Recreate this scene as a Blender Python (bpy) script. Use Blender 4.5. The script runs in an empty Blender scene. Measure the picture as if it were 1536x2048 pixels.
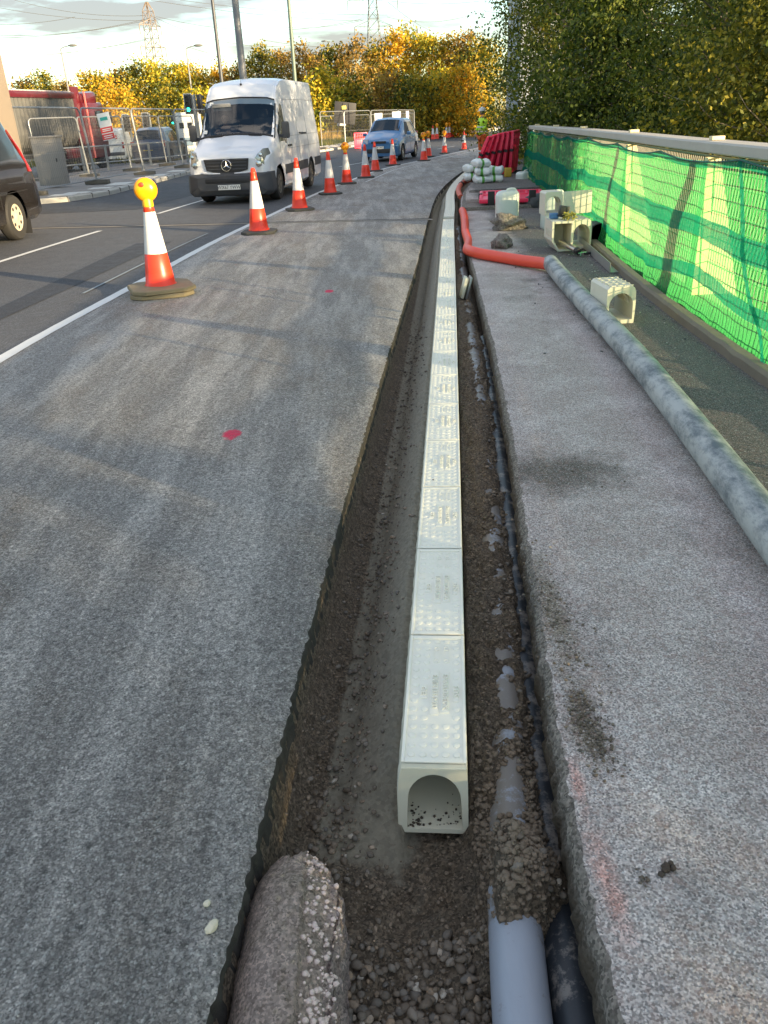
import bpy, bmesh, math, random
import numpy as np
from mathutils import Vector, Matrix, noise
random.seed(7); rng = np.random.default_rng(7)
PI = math.pi
sc = bpy.context.scene
COL = sc.collection
# ------------------------------------------------------------------ camera numbers (full-size photo pixels)
FPX = 1600.; RHO = math.radians(2.7); TH = math.atan(794.8/1600); HC = 1.55
FWD = Vector((0, math.cos(TH), -math.sin(TH))); DWN = Vector((0, -math.sin(TH), -math.cos(TH))); RGT = Vector((1, 0, 0))
CR = RGT*math.cos(RHO)+DWN*math.sin(RHO); CD = DWN*math.cos(RHO)-RGT*math.sin(RHO)
def prof(y):
    if y < 5: return 0.
    if y < 15: return -.009*(y-5)**2/20
    return -.045-.009*(min(y, 70)-15)
def ray(px, py): return FWD+CR*((px-768)/FPX)+CD*((py-1024)/FPX)
def G(px, py, z=None):
    q = ray(px, py); zz = 0 if z is None else z
    for i in range(60):
        t = (zz-HC)/q.z
        if t < 0 or t > 4000: t = 4000
        if z is None: zz = .5*zz+.5*prof(t*q.y)
    return Vector((t*q.x, t*q.y, zz))
def A(px, py, Y):
    q = ray(px, py); t = Y/q.y
    return Vector((t*q.x, Y, HC+t*q.z))
def curve(pts):
    pts = [(b, a) for a, b in pts]                 # given as (x, Y)
    ys = [p[0] for p in pts]; xs = [p[1] for p in pts]; n = len(pts)
    sl = [(xs[i+1]-xs[i])/(ys[i+1]-ys[i]) for i in range(n-1)]
    m = [sl[0]]+[(sl[i-1]+sl[i])/2 for i in range(1, n-1)]+[sl[-1]]
    def f(y):
        if y <= ys[0]: return xs[0]+m[0]*(y-ys[0])
        if y >= ys[-1]: return xs[-1]+m[-1]*(y-ys[-1])
        i = 0
        while y > ys[i+1]: i += 1
        h = ys[i+1]-ys[i]; t = (y-ys[i])/h
        return ((2*t**3-3*t*t+1)*xs[i]+(t**3-2*t*t+t)*h*m[i]+(-2*t**3+3*t*t)*xs[i+1]+(t**3-t*t)*h*m[i+1])
    return f
xLine = curve([(-2.95, 0), (-2.86, 6), (-2.6, 8.9), (-2.27, 12.5), (-1.83, 16), (-1.2, 21), (-.5, 25.2), (.42, 30.2), (2.71, 37.7), (5.91, 47.9), (10.3, 60), (19, 80), (32, 105)])
xTL = curve([(-.47, .3), (-.37, 1.1), (-.29, 2.03), (-.2, 3), (-.1, 3.95), (.01, 5), (.21, 6.8), (.54, 9.8), (1.02, 14.6), (1.5, 18.8), (2.17, 23), (3.25, 28.3), (5.0, 34), (7.3, 40), (11, 48), (18, 61)])
xCH = curve([(.1, 1.6), (.719, 8), (1.35, 14.5), (1.45, 15.4), (1.87, 19.5), (2.62, 24.3), (3.6, 29.2), (4.75, 33.5)])
xTR = curve([(.37, .3), (.4, 1.31), (.46, 1.95), (.54, 2.7), (.67, 3.89), (.83, 5.65), (1.04, 8.35), (1.31, 11.8), (1.55, 14.6), (1.98, 18.4), (2.4, 21), (3.2, 25), (4.1, 29), (5.3, 33.5)])
xFE = curve([(2.40, -8), (2.42, 0), (2.44, 3), (2.48, 5), (2.58, 7.2), (2.86, 10.4), (3.4, 16.4), (3.86, 21.2), (4.2, 24.5)])
def fr(x, y, z=0, s=1., o=4): return noise.fractal(Vector((x*s, y*s, z*s)), 1., 2.1, o)
# ------------------------------------------------------------------ materials
class NT:
    def __init__(s, name):
        s.m = bpy.data.materials.new(name); s.m.use_nodes = True
        s.t = s.m.node_tree; s.t.nodes.clear()
        s.out = s.t.nodes.new('ShaderNodeOutputMaterial')
        s.geo = s.t.nodes.new('ShaderNodeNewGeometry'); s.tc = s.t.nodes.new('ShaderNodeTexCoord')
        s.pos = s.geo.outputs['Position']; s.ob = s.tc.outputs['Object']
    def n(s, typ, ins={}, **props):
        nd = s.t.nodes.new('ShaderNode'+typ)
        for k, v in props.items(): setattr(nd, k, v)
        for k, v in ins.items(): s.set(nd.inputs[k], v)
        return nd
    def set(s, sock, v):
        if isinstance(v, bpy.types.NodeSocket): s.t.links.new(v, sock)
        elif isinstance(v, (tuple, list)) and len(v) == 3 and sock.type == 'RGBA': sock.default_value = (*v, 1)
        else: sock.default_value = v
    def map(s, v, scale=(1, 1, 1), rot=(0, 0, 0), loc=(0, 0, 0)):
        return s.n('Mapping', {'Vector': v, 'Scale': scale, 'Rotation': rot, 'Location': loc}).outputs[0]
    def noise(s, scale, detail=4, rough=.6, vec=None, dist=0):
        return s.n('TexNoise', {'Vector': vec or s.ob, 'Scale': scale, 'Detail': detail, 'Roughness': rough, 'Distortion': dist}).outputs[0]
    def vor(s, scale, vec=None, out='Distance', feature='F1', rnd=1.):
        return s.n('TexVoronoi', {'Vector': vec or s.ob, 'Scale': scale, 'Randomness': rnd}, feature=feature).outputs[out]
    def ramp(s, fac, *stops):
        nd = s.n('ValToRGB', {'Fac': fac}); e = nd.color_ramp.elements
        while len(e) < len(stops): e.new(.5)
        for el, (p, c) in zip(e, stops):
            el.position = p; el.color = (*c, 1) if isinstance(c, tuple) else (c, c, c, 1)
        return nd.outputs[0]
    def mix(s, fac, a, b, mode='MIX'):
        nd = s.n('Mix', data_type='RGBA', blend_type=mode)
        s.set(nd.inputs[0], fac); s.set(nd.inputs[6], a); s.set(nd.inputs[7], b)
        return nd.outputs[2]
    def math(s, op, a, b=0, c=0):
        nd = s.n('Math', operation=op); s.set(nd.inputs[0], a); s.set(nd.inputs[1], b); s.set(nd.inputs[2], c)
        return nd.outputs[0]
    def sep(s, v): return s.n('SeparateXYZ', {0: v}).outputs
    def bump(s, h, strength=.5, dist=.01, normal=None):
        nd = s.n('Bump', {'Height': h, 'Strength': strength, 'Distance': dist})
        if normal: s.set(nd.inputs['Normal'], normal)
        return nd.outputs[0]
    def blob(s, x, y, rx, ry, wob=.3, sc_=6, soft=.25):
        """soft-edged noisy spot on a ground surface, 1 inside"""
        v = s.map(s.pos, (1/rx, 1/ry, 0), (0, 0, 0), (-x/rx, -y/ry, 0))
        d = s.n('VectorMath', {0: v}, operation='LENGTH').outputs['Value']
        nz = s.noise(sc_, 5, .65, s.pos)
        d = s.math('ADD', d, s.math('MULTIPLY', s.math('SUBTRACT', nz, .5), wob*4))
        return s.ramp(d, (max(0, 1-soft), 1.), (min(1., 1), 0.)) if soft < 1 else s.ramp(d, (0, 1.), (1, 0.))
    def bsdf(s, col, rough=.6, metal=0., normal=None, spec=.5, coat=0., trans=0., emis=None):
        b = s.n('BsdfPrincipled', {'Base Color': col, 'Roughness': rough, 'Metallic': metal, 'Specular IOR Level': spec})
        if coat: b.inputs['Coat Weight'].default_value = coat
        if trans: b.inputs['Transmission Weight'].default_value = trans
        if normal: s.set(b.inputs['Normal'], normal)
        if emis: s.set(b.inputs['Emission Color'], emis[0]); b.inputs['Emission Strength'].default_value = emis[1]
        s.t.links.new(b.outputs[0], s.out.inputs[0]); s.b = b
        return s.m
MATS = {}
def simple(name, col, rough=.55, metal=0., var=.12, nscale=8., bump=.0, bscale=60., dirt=0., dirtc=(.16, .13, .10), coat=0., spec=.5, emis=None):
    if name in MATS: return MATS[name]
    t = NT(name)
    nz = t.noise(nscale, 5)
    c = t.mix(nz, tuple(x*(1-var) for x in col), tuple(min(1, x*(1+var)) for x in col))
    if dirt:
        dz = t.ramp(t.noise(nscale*.6, 8, .7), (.62-dirt*.4, 0.), (.78, dirt))
        c = t.mix(dz, c, dirtc)
    nm = t.bump(t.noise(bscale, 4), bump, .004) if bump else None
    MATS[name] = t.bsdf(c, rough, metal, nm, spec, coat, emis=emis)
    return MATS[name]
# ------------------------------------------------------------------ mesh builder
class MB:
    def __init__(s): s.v = []; s.f = []; s.mi = []; s.M = Matrix.Identity(4); s.m = 0
    def add(s, vs, fs):
        o = len(s.v); s.v += [tuple(s.M@Vector(p)) for p in vs]
        s.f += [tuple(i+o for i in f) for f in fs]; s.mi += [s.m]*len(fs); return s
    def box(s, c, d, rot=None, bev=0):
        x, y, z = (k/2 for k in d)
        if bev:
            b = min(bev, x*.9, y*.9, z*.9); bm = bmesh.new(); bmesh.ops.create_cube(bm, size=1)
            for v_ in bm.verts: v_.co = Vector((v_.co.x*2*x, v_.co.y*2*y, v_.co.z*2*z))
            bmesh.ops.bevel(bm, geom=bm.edges[:], offset=b, segments=2, profile=.6, affect='EDGES')
            bm.verts.index_update()
            vs = [v_.co.copy() for v_ in bm.verts]; fs = [tuple(v_.index for v_ in f.verts) for f in bm.faces]; bm.free()
        else:
            vs = [Vector(p) for p in ((-x, -y, -z), (x, -y, -z), (x, y, -z), (-x, y, -z), (-x, -y, z), (x, -y, z), (x, y, z), (-x, y, z))]
            fs = [(0, 3, 2, 1), (4, 5, 6, 7), (0, 1, 5, 4), (1, 2, 6, 5), (2, 3, 7, 6), (3, 0, 4, 7)]
        if rot: vs = [rot@p for p in vs]
        return s.add([p+Vector(c) for p in vs], fs)
    def tube(s, path, r, n=10, caps=True, r1=None, rs=None):
        P = [Vector(p) for p in path]; vs = []; fs = []
        T = [(P[min(i+1, len(P)-1)]-P[max(i-1, 0)]).normalized() for i in range(len(P))]
        u = T[0].orthogonal().normalized()
        for i, p in enumerate(P):
            u = (u-T[i]*u.dot(T[i])).normalized(); w = T[i].cross(u)
            rr = rs[i] if rs else (r if r1 is None else r+(r1-r)*i/(len(P)-1))
            for k in range(n):
                a = 2*PI*k/n; vs.append(p+u*(rr*math.cos(a))+w*(rr*math.sin(a)))
        for i in range(len(P)-1):
            for k in range(n):
                a = i*n+k; b = i*n+(k+1) % n; fs.append((a, b, b+n, a+n))
        if caps: fs += [tuple(reversed(range(n))), tuple(range(len(vs)-n, len(vs)))]
        return s.add(vs, fs)
    def lathe(s, prof_, c=(0, 0, 0), n=24, axis='Z', sx=1, sy=1):
        vs = []; fs = []
        for r, z in prof_:
            for k in range(n):
                a = 2*PI*k/n; x, y = r*math.cos(a)*sx, r*math.sin(a)*sy
                vs.append(Vector((x, y, z)) if axis == 'Z' else Vector((z, x, y)) if axis == 'X' else Vector((x, z, y)))
        m = len(prof_)
        for i in range(m-1):
            for k in range(n):
                a = i*n+k; b = i*n+(k+1) % n; fs.append((a, b, b+n, a+n) if axis != 'Y' else (b, a, a+n, b+n))
        if prof_[0][0] > 1e-6: fs.append(tuple(reversed(range(n))))
        if prof_[-1][0] > 1e-6: fs.append(tuple(range((m-1)*n, m*n)))
        return s.add([v_+Vector(c) for v_ in vs], fs)
    def prism(s, poly, h, to3):
        """2-D polygon poly extruded by h; to3(u,v,w) -> 3-D point"""
        n = len(poly); vs = [to3(a, b, 0) for a, b in poly]+[to3(a, b, h) for a, b in poly]
        return s.add(vs, [tuple(reversed(range(n))), tuple(range(n, 2*n))]+[(i, (i+1) % n, (i+1) % n+n, i+n) for i in range(n)])
    def grid(s, rows, closed=False):
        n = len(rows[0]); vs = [p for r in rows for p in r]; fs = []
        for i in range(len(rows)-1):
            for k in range(n if closed else n-1):
                a = i*n+k; b = i*n+(k+1) % n; fs.append((a, b, b+n, a+n))
        return s.add(vs, fs)
    def rock(s, c, d, amp=.18, sub=2, seed=0, rz=0, freq=1.3):
        bm = bmesh.new(); bmesh.ops.create_icosphere(bm, subdivisions=sub, radius=1)
        so = Vector((seed*3.1, seed*1.7, seed*.9)); R_ = Matrix.Rotation(rz, 3, 'Z'); vs = []
        for v_ in bm.verts:
            k = 1+amp*noise.fractal(v_.co*freq+so, 1, 2, 3)
            vs.append(R_@Vector((v_.co.x*d[0]*k/2, v_.co.y*d[1]*k/2, v_.co.z*d[2]*k/2))+Vector(c))
        fs = [tuple(v_.index for v_ in f.verts) for f in bm.faces]; bm.free()
        return s.add(vs, fs)
    def build(s, name, mats, parent=None, smooth=True, ang=35, fix=True):
        me = bpy.data.meshes.new(name); me.from_pydata(s.v, [], s.f)
        mats = mats if isinstance(mats, (list, tuple)) else [mats]
        for m in mats: me.materials.append(m)
        if len(mats) > 1: me.polygons.foreach_set('material_index', s.mi)
        if fix:
            bm = bmesh.new(); bm.from_mesh(me); bmesh.ops.recalc_face_normals(bm, faces=bm.faces); bm.to_mesh(me); bm.free()
        if smooth:
            me.shade_smooth()
            if ang < 180: me.set_sharp_from_angle(angle=math.radians(ang))
        me.update()
        o = bpy.data.objects.new(name, me); COL.objects.link(o)
        if parent: o.parent = parent
        return o
def tag(o, label=None, cat=None, group=None, kind=None):
    if label: o['label'] = label
    if cat: o['category'] = cat
    if group: o['group'] = group
    if kind: o['kind'] = kind
    return o
def empty(name, loc=(0, 0, 0), rz=0, label=None, cat=None, group=None):
    o = bpy.data.objects.new(name, None); COL.objects.link(o); o.location = loc; o.rotation_euler = (0, 0, rz)
    return tag(o, label, cat, group)
def kids(o): return [c for c in bpy.data.objects if c.parent == o]
def copy_tree(o, parent=None):
    c = o.copy(); COL.objects.link(c); c.parent = parent
    for ch in kids(o): copy_tree(ch, c)
    return c
ORD = ['first', 'second', 'third', 'fourth', 'fifth', 'sixth', 'seventh', 'eighth', 'ninth', 'tenth', 'eleventh', 'twelfth', 'thirteenth', 'fourteenth', 'fifteenth',
       'sixteenth', 'seventeenth', 'eighteenth', 'nineteenth', 'twentieth', 'twenty-first', 'twenty-second', 'twenty-third', 'twenty-fourth']
def text_mesh(body, size, extrude=.0005, sx=1.):
    cu = bpy.data.curves.new('lettering', 'FONT'); cu.body = body; cu.size = size; cu.extrude = extrude; cu.align_x = 'CENTER'; cu.align_y = 'CENTER'; cu.resolution_u = 3
    ob = bpy.data.objects.new('lettering', cu); COL.objects.link(ob)
    dg = bpy.context.evaluated_depsgraph_get(); me = bpy.data.meshes.new_from_object(ob.evaluated_get(dg))
    vs = [(v_.co.x*sx, v_.co.y, v_.co.z) for v_ in me.vertices]; fs = [tuple(p.vertices) for p in me.polygons]
    bpy.data.objects.remove(ob); bpy.data.curves.remove(cu); bpy.data.meshes.remove(me)
    return vs, fs
def add_text(mb, body, size, to3, extrude=.0005, sx=1.):
    vs, fs = text_mesh(body, size, extrude, sx); mb.add([to3(*p) for p in vs], fs)
# ================================================================== GROUND MATERIALS
def asphalt_mat(name, base, var, fleck, planed=0):
    t = NT(name); P = t.pos
    big = t.noise(.55, 6, .6, P); mid = t.noise(5, 6, .7, P)
    rz = math.radians(-7)
    st = t.noise(1.6, 7, .72, t.map(P, (2.6, .32, 1), (0, 0, rz)))      # drag marks along the road
    c = t.mix(big, tuple(x*(1-var) for x in base), tuple(x*(1+var) for x in base))
    c = t.mix(t.ramp(mid, (.35, 0.), (.7, .5)), c, tuple(x*1.25 for x in base))
    if planed:
        dust = t.ramp(st, (.46, 0.), (.58, 1.))
        c = t.mix(t.math('MULTIPLY', dust, .55), c, (.66, .62, .58))
        brown = t.ramp(t.noise(.9, 6, .65, t.map(P, (1.6, .5, 1), (0, 0, rz), (4, 2, 0))), (.5, 0.), (.68, .6))
        c = t.mix(brown, c, (.24, .185, .13))
        dk = t.ramp(t.noise(1.3, 6, .7, t.map(P, (2.2, .5, 1), (0, 0, rz), (9, 5, 0))), (.54, 0.), (.72, .4))
        c = t.mix(dk, c, (.10, .10, .104))
        scr = t.ramp(t.noise(3, 3, .5, t.map(P, (9, .25, 1), (0, 0, math.radians(-28)))), (.7, 0.), (.78, .35))
        c = t.mix(scr, c, (.42, .42, .42))
    # aggregate
    vd = t.vor(110, P); vc = t.sep(t.vor(110, P, 'Color'))
    stone = t.ramp(vd, (.3, 1.), (.55, 0.))
    sel = t.ramp(vc[0], (.35, 0.), (.9, 1.))
    c = t.mix(t.math('MULTIPLY', t.math('MULTIPLY', stone, sel), .6), c, tuple(min(.6, x*2.1) for x in base))
    gr = t.sep(t.vor(215, P, 'Color'))[2]; c = t.mix(1., c, t.ramp(gr, (0., .55), (.5, .95), (1., 1.5)), 'MULTIPLY')
    gr2 = t.sep(t.vor(88, t.map(P, (1, 1, 1), (0, 0, .4)), 'Color'))[1]; c = t.mix(1., c, t.ramp(gr2, (0., .72), (.6, 1.), (1., 1.3)), 'MULTIPLY')
    if planed:
        v5 = t.vor(58, P); v5c = t.sep(t.vor(58, P, 'Color')); c = t.mix(t.math('MULTIPLY', t.ramp(v5, (.2, 1.), (.4, 0.)), t.ramp(v5c[2], (.72, 0.), (.95, .8))), c, t.mix(v5c[1], (.3, .27, .23), (.42, .42, .42)))
        pit = t.ramp(t.noise(38, 5, .7, P), (.56, 0.), (.68, .7)); c = t.mix(pit, c, (.045, .044, .044))
    v2 = t.vor(46, P); s2 = t.sep(t.vor(46, P, 'Color'))
    f2 = t.math('MULTIPLY', t.ramp(v2, (.12, 1.), (.2, 0.)), t.ramp(s2[1], (1-fleck, 0.), (1-fleck+.02, 1.)))
    c = t.mix(f2, c, (.62, .6, .55))
    if planed:
        for (x, y, rx, ry) in ((-.82, 4.16, .058, .095), (-.44, 8.11, .05, .09)):
            c = t.mix(t.blob(x, y, rx, ry, .35, 14, .3), c, (.85, .05, .13))
    h = t.math('ADD', t.math('MULTIPLY', t.noise(70, 6, .75, P), 1.), t.math('MULTIPLY', t.ramp(vd, (.0, 1.), (.6, 0.)), .55))
    if planed:
        h = t.math('ADD', h, t.math('MULTIPLY', t.noise(9, 5, .7, t.map(P, (3, .8, 1), (0, 0, rz))), 1.6))
        lum = t.n('TexVoronoi', {'Vector': t.n('VectorMath', {0: P, 1: t.n('VectorMath', {0: t.n('TexNoise', {'Vector': P, 'Scale': 30.}).outputs['Color'], 1: (.03, .03, .03)}, operation='MULTIPLY').outputs[0]}, operation='ADD').outputs[0], 'Scale': 36.}, feature='SMOOTH_F1').outputs['Distance']
        h = t.math('ADD', h, t.math('MULTIPLY', t.noise(24, 9, .85, P), 2.4)); c = t.mix(t.ramp(t.noise(44, 7, .85, P), (.54, 0.), (.66, .75)), c, tuple(x*.4 for x in base)); c = t.mix(t.ramp(t.noise(60, 6, .85, t.map(P, (1, 1, 1), (0, 0, 0), (7, 3, 1))), (.56, 0.), (.66, .6)), c, tuple(x*1.7 for x in base))
    nm = t.bump(h, 1. if planed else .4, .012 if planed else .004)
    return t.bsdf(c, t.ramp(mid, (.3, .62), (.7, .85)), normal=nm, spec=.35)
m_road = asphalt_mat('fresh_asphalt', (.075, .075, .078), .25, .02)
m_plane = asphalt_mat('planed_asphalt', (.315, .292, .272), .25, .06, 1)
def slab_mat():
    t = NT('footway_surface'); P = t.pos
    mid = t.noise(4, 6, .7, P); big = t.noise(.9, 5, .6, P)
    c = t.mix(big, (.40, .34, .31), (.55, .485, .45))
    dust = t.ramp(t.noise(2.1, 8, .75, P), (.47, 0.), (.68, .75))
    c = t.mix(dust, c, (.72, .68, .65))
    dark = t.ramp(t.noise(1.7, 8, .7, t.map(P, (1, .6, 1), (0, 0, 0), (3, 8, 0))), (.56, 0.), (.7, .6))
    c = t.mix(dark, c, (.10, .09, .075))
    # darker older asphalt towards the parapet
    x, y, z = t.sep(P)
    e = t.math('ADD', t.math('SUBTRACT', x, t.math('MULTIPLY', y, .035)), t.math('MULTIPLY', t.math('SUBTRACT', t.noise(1.5, 6, .7, P), .5), .7))
    far = t.ramp(t.math('MULTIPLY', e, .25), (.35, 0.), (.40, 1.))
    oldc = t.mix(t.noise(3, 6, .7, P), (.085, .08, .077), (.165, .155, .145))
    c = t.mix(far, c, oldc)
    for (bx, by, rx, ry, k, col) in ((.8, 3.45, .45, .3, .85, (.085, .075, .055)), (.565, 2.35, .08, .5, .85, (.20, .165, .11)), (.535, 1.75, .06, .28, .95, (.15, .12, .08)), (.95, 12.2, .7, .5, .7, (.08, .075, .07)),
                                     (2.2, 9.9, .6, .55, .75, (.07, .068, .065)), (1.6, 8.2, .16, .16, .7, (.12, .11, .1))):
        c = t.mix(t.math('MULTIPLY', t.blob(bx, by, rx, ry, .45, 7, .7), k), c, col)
    for (bx, by, rx, ry) in ((.46, 1.22, .035, .2), (.46, 1.52, .025, .1), (.60, 3.5, .05, .2), (.70, 4.6, .05, .3)):
        c = t.mix(t.math('MULTIPLY', t.blob(bx, by, rx, ry, .5, 18, .9), .5), c, (.75, .30, .22))
    vd = t.vor(120, P); vc = t.sep(t.vor(120, P, 'Color'))
    st = t.math('MULTIPLY', t.ramp(vd, (.28, 1.), (.5, 0.)), t.ramp(vc[0], (.35, 0.), (.95, .85)))
    c = t.mix(st, c, t.mix(vc[1], (.42, .34, .31), (.5, .5, .5)))
    v3 = t.sep(t.vor(95, P, 'Color'))
    c = t.mix(t.math('MULTIPLY', t.ramp(t.vor(95, P), (.2, 1.), (.4, 0.)), t.ramp(v3[2], (.75, 0.), (.95, .6))), c, (.11, .10, .10))
    c = t.mix(t.ramp(t.noise(75, 4, .75, P), (.55, 0.), (.70, .75)), c, (.12, .11, .105))
    c = t.mix(t.ramp(t.noise(130, 3, .7, t.map(P, (1, 1, 1), (0, 0, 0), (3, 4, 5))), (.58, 0.), (.68, .7)), c, (.72, .69, .66))
    gr = t.sep(t.vor(205, P, 'Color'))[2]; c = t.mix(1., c, t.ramp(gr, (0., .5), (.5, .95), (1., 1.5)), 'MULTIPLY')
    gr2 = t.sep(t.vor(70, P, 'Color')); c = t.mix(t.ramp(gr2[0], (.6, 0.), (1., .35)), c, (.34, .22, .18))
    h = t.math('ADD', t.noise(90, 6, .75, P), t.math('MULTIPLY', t.ramp(vd, (.0, 1.), (.6, 0.)), .6))
    return t.bsdf(c, .8, normal=t.bump(h, 1., .008), spec=.3)
m_slab = slab_mat()
def crust_mat():
    t = NT('broken_concrete'); P = t.pos
    c = t.mix(t.noise(20, 7, .7, P), (.12, .10, .085), (.36, .33, .29))
    v = t.vor(60, P); vc = t.sep(t.vor(60, P, 'Color'))
    c = t.mix(t.math('MULTIPLY', t.ramp(v, (.2, 1.), (.45, 0.)), vc[0]), c, (.30, .26, .23))
    h = t.math('ADD', t.noise(35, 7, .75, P), t.math('MULTIPLY', v, -.6))
    gr = t.sep(t.vor(140, P, 'Color'))[2]; c = t.mix(1., c, t.ramp(gr, (0., .5), (.5, .95), (1., 1.5)), 'MULTIPLY')
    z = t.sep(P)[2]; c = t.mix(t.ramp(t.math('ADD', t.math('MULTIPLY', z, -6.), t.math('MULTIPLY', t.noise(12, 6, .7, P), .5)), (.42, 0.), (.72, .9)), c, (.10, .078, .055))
    return t.bsdf(c, .9, normal=t.bump(h, 1., .02), spec=.2)
m_crust = crust_mat()
def soil_mat():
    t = NT('trench_soil'); P = t.pos
    at = t.n('Attribute', attribute_name='concrete').outputs['Fac']
    n1 = t.noise(14, 8, .72, P); n2 = t.noise(2.5, 5, .6, P)
    c = t.mix(n2, (.15, .11, .072), (.26, .20, .138))
    c = t.mix(t.ramp(n1, (.4, 0.), (.72, .65)), c, (.31, .255, .195))
    c = t.mix(t.ramp(t.noise(5, 6, .7, P), (.58, 0.), (.7, .5)), c, (.04, .028, .018))
    gr = t.sep(t.vor(170, P, 'Color'))[2]; c = t.mix(1., c, t.ramp(gr, (0., .45), (.5, .95), (1., 1.6)), 'MULTIPLY')
    gr = t.sep(t.vor(80, P, 'Color'))[2]; c = t.mix(1., c, t.ramp(gr, (0., .75), (.5, .95), (1., 1.3)), 'MULTIPLY')
    conc = t.mix(t.noise(9, 7, .7, t.map(P, (1, 2.2, 1), (0, 0, .5))), (.34, .30, .225), (.48, .43, .335))
    f = t.ramp(t.math('ADD', at, t.math('MULTIPLY', t.math('SUBTRACT', t.noise(18, 6, .7, P), .5), .9)), (.4, 0.), (.62, 1.))
    conc = t.mix(1., conc, t.ramp(gr, (0., .85), (.5, 1.), (1., 1.15)), 'MULTIPLY')
    c = t.mix(f, c, conc)
    v = t.vor(75, P); vc = t.sep(t.vor(75, P, 'Color'))
    c = t.mix(t.math('MULTIPLY', t.ramp(v, (.15, 1.), (.35, 0.)), t.ramp(vc[0], (.9, 0.), (.95, .8))), c, (.33, .27, .2))
    h = t.math('ADD', t.math('MULTIPLY', t.noise(48, 9, .85, P), 1.8), t.math('MULTIPLY', t.ramp(t.vor(38, P), (0., 1.), (.7, 0.)), .8))
    return t.bsdf(c, t.ramp(n1, (.3, .55), (.7, .9)), normal=t.bump(h, 1., .02), spec=.3)
m_soil = soil_mat()
def ground_mat():
    t = NT('verge_ground'); P = t.pos
    c = t.mix(t.noise(.3, 7, .7, P), (.045, .055, .018), (.14, .105, .04))
    c = t.mix(t.ramp(t.noise(2, 6, .7, P), (.4, 0.), (.7, .6)), c, (.2, .15, .06))
    return t.bsdf(c, .95, normal=t.bump(t.noise(5, 8, .8, P), 1., .2), spec=.1)
m_ground = ground_mat()
def line_mat():
    t = NT('road_marking_paint'); P = t.pos
    c = t.mix(t.noise(6, 6, .7, P), (.56, .56, .54), (.74, .74, .72))
    c = t.mix(t.ramp(t.noise(35, 6, .75, P), (.62, 0.), (.72, .7)), c, (.2, .2, .2))
    return t.bsdf(c, .65, normal=t.bump(t.noise(80, 4, .7, P), .3, .003))
m_line = line_mat()
def kerb_mat():
    t = NT('kerb_concrete'); P = t.pos
    c = t.mix(t.noise(3, 7, .7, P), (.30, .29, .26), (.52, .51, .47))
    c = t.mix(t.ramp(t.noise(1.1, 6, .7, P), (.55, 0.), (.7, .5)), c, (.22, .2, .17))
    return t.bsdf(c, .85, normal=t.bump(t.noise(40, 5, .7, P), .4, .005), spec=.3)
m_kerb = kerb_mat()
# ================================================================== ROAD, STRIP, FOOTWAY
def ysteps(a, b, k=.04, m=.05):
    r = [a]
    while r[-1] < b: r.append(min(b, r[-1]+max(m, k*abs(r[-1]))))
    return r
YS = ysteps(-8, 125, .03, .35)
b = MB(); rows = []
for y in YS:
    xe = xLine(y)+.1; rows.append([(xe-90*(1-k/14)**2, y, prof(y)) for k in range(15)])
b.grid(rows)
tag(b.build('road', m_road), kind='structure')
b = MB(); rows = []; Y2 = ysteps(-.6, 60, .006, .012)
for y in Y2:
    j = .011*fr(y, 3.3, 0, 27, 7)+.004*fr(y, 9.1, 0, 2.2, 3)
    xe = xTL(y)+j; xa = xLine(y)-.02; z = prof(y)+.004
    r = [(xa+(xe-xa)*k/10, y, z) for k in range(10)]
    n1 = .007*fr(y, 0, 4, 44, 6)
    r += [(xe-.02, y, z-.001), (xe, y, z-.008+n1*.5), (xe+.004+n1, y, z-.03), (xe-.004+n1*2, y, z-.06), (xe+.004+n1, y, z-.10), (xe-.01, y, z-.16)]
    rows.append(r)
b.grid(rows); 
n_top = 10
for i, f in enumerate(b.f):
    if i % 15 >= 11: b.mi[i] = 1
def cut_mat():
    t = NT('cut_asphalt_edge'); P = t.pos
    c = t.mix(t.noise(30, 6, .75, P), (.014, .013, .012), (.11, .10, .088))
    return t.bsdf(c, .8, normal=t.bump(t.noise(45, 6, .8, P), 1., .012), spec=.3)
m_cut = cut_mat()
tag(b.build('planed_carriageway', [m_plane, m_cut], ang=50), kind='structure')
def strip(name, xf, w, y0, y1, mat, dz=.009, jag=0., step=.4):
    b = MB(); n = max(2, int((y1-y0)/step)); rows = []
    for i in range(n+1):
        y = y0+(y1-y0)*i/n; x = xf(y); s_ = math.atan((xf(y+.1)-xf(y-.1))/.2); ww = w*(1+jag*fr(y, 5, 0, 4, 3))/math.cos(s_)
        rows.append([(x-ww/2, y, prof(y)+dz), (x+ww/2, y, prof(y)+dz)])
    b.grid(rows); return tag(b.build(name, mat), kind='structure')
strip('edge_line_marking', xLine, .11, -3, 120, m_line, .009, .12, .15)
xD = lambda y: xLine(y)-2.62-.012*max(0, 12-y)
for (y0, y1) in ((-1, 2), (5, 8), (9.6, 14.55), (17.3, 22.5), (26, 30), (34, 38), (42, 46), (50, 54), (58, 62), (66, 70)):
    strip('lane_dash_marking', xD, .09, y0, y1, m_line, .007)
strip('edge_line_marking', lambda y: xLine(y)+.62, .05, 24, 34, m_line, .010, .5, .2)
strip('edge_line_marking', lambda y: xLine(y)+.75, .06, 36, 43, m_line, .010, .5, .2)
strip('edge_line_marking', lambda y: xLine(y)-.42, .035, 8.6, 13.4, simple('faint_paint', (.22, .25, .27), .8), .008, .5, .2)
b = MB(); b.grid([[(-8.6+i*.0, 21.2, prof(21.2)+.008), (-8.6, 21.32, prof(21.3)+.008)] if i == 0 else [(-7.95, 21.75, prof(21.7)+.008), (-7.95, 21.87, prof(21.8)+.008)] for i in range(2)])
tag(b.build('lane_dash_marking', m_line), kind='structure')
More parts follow.
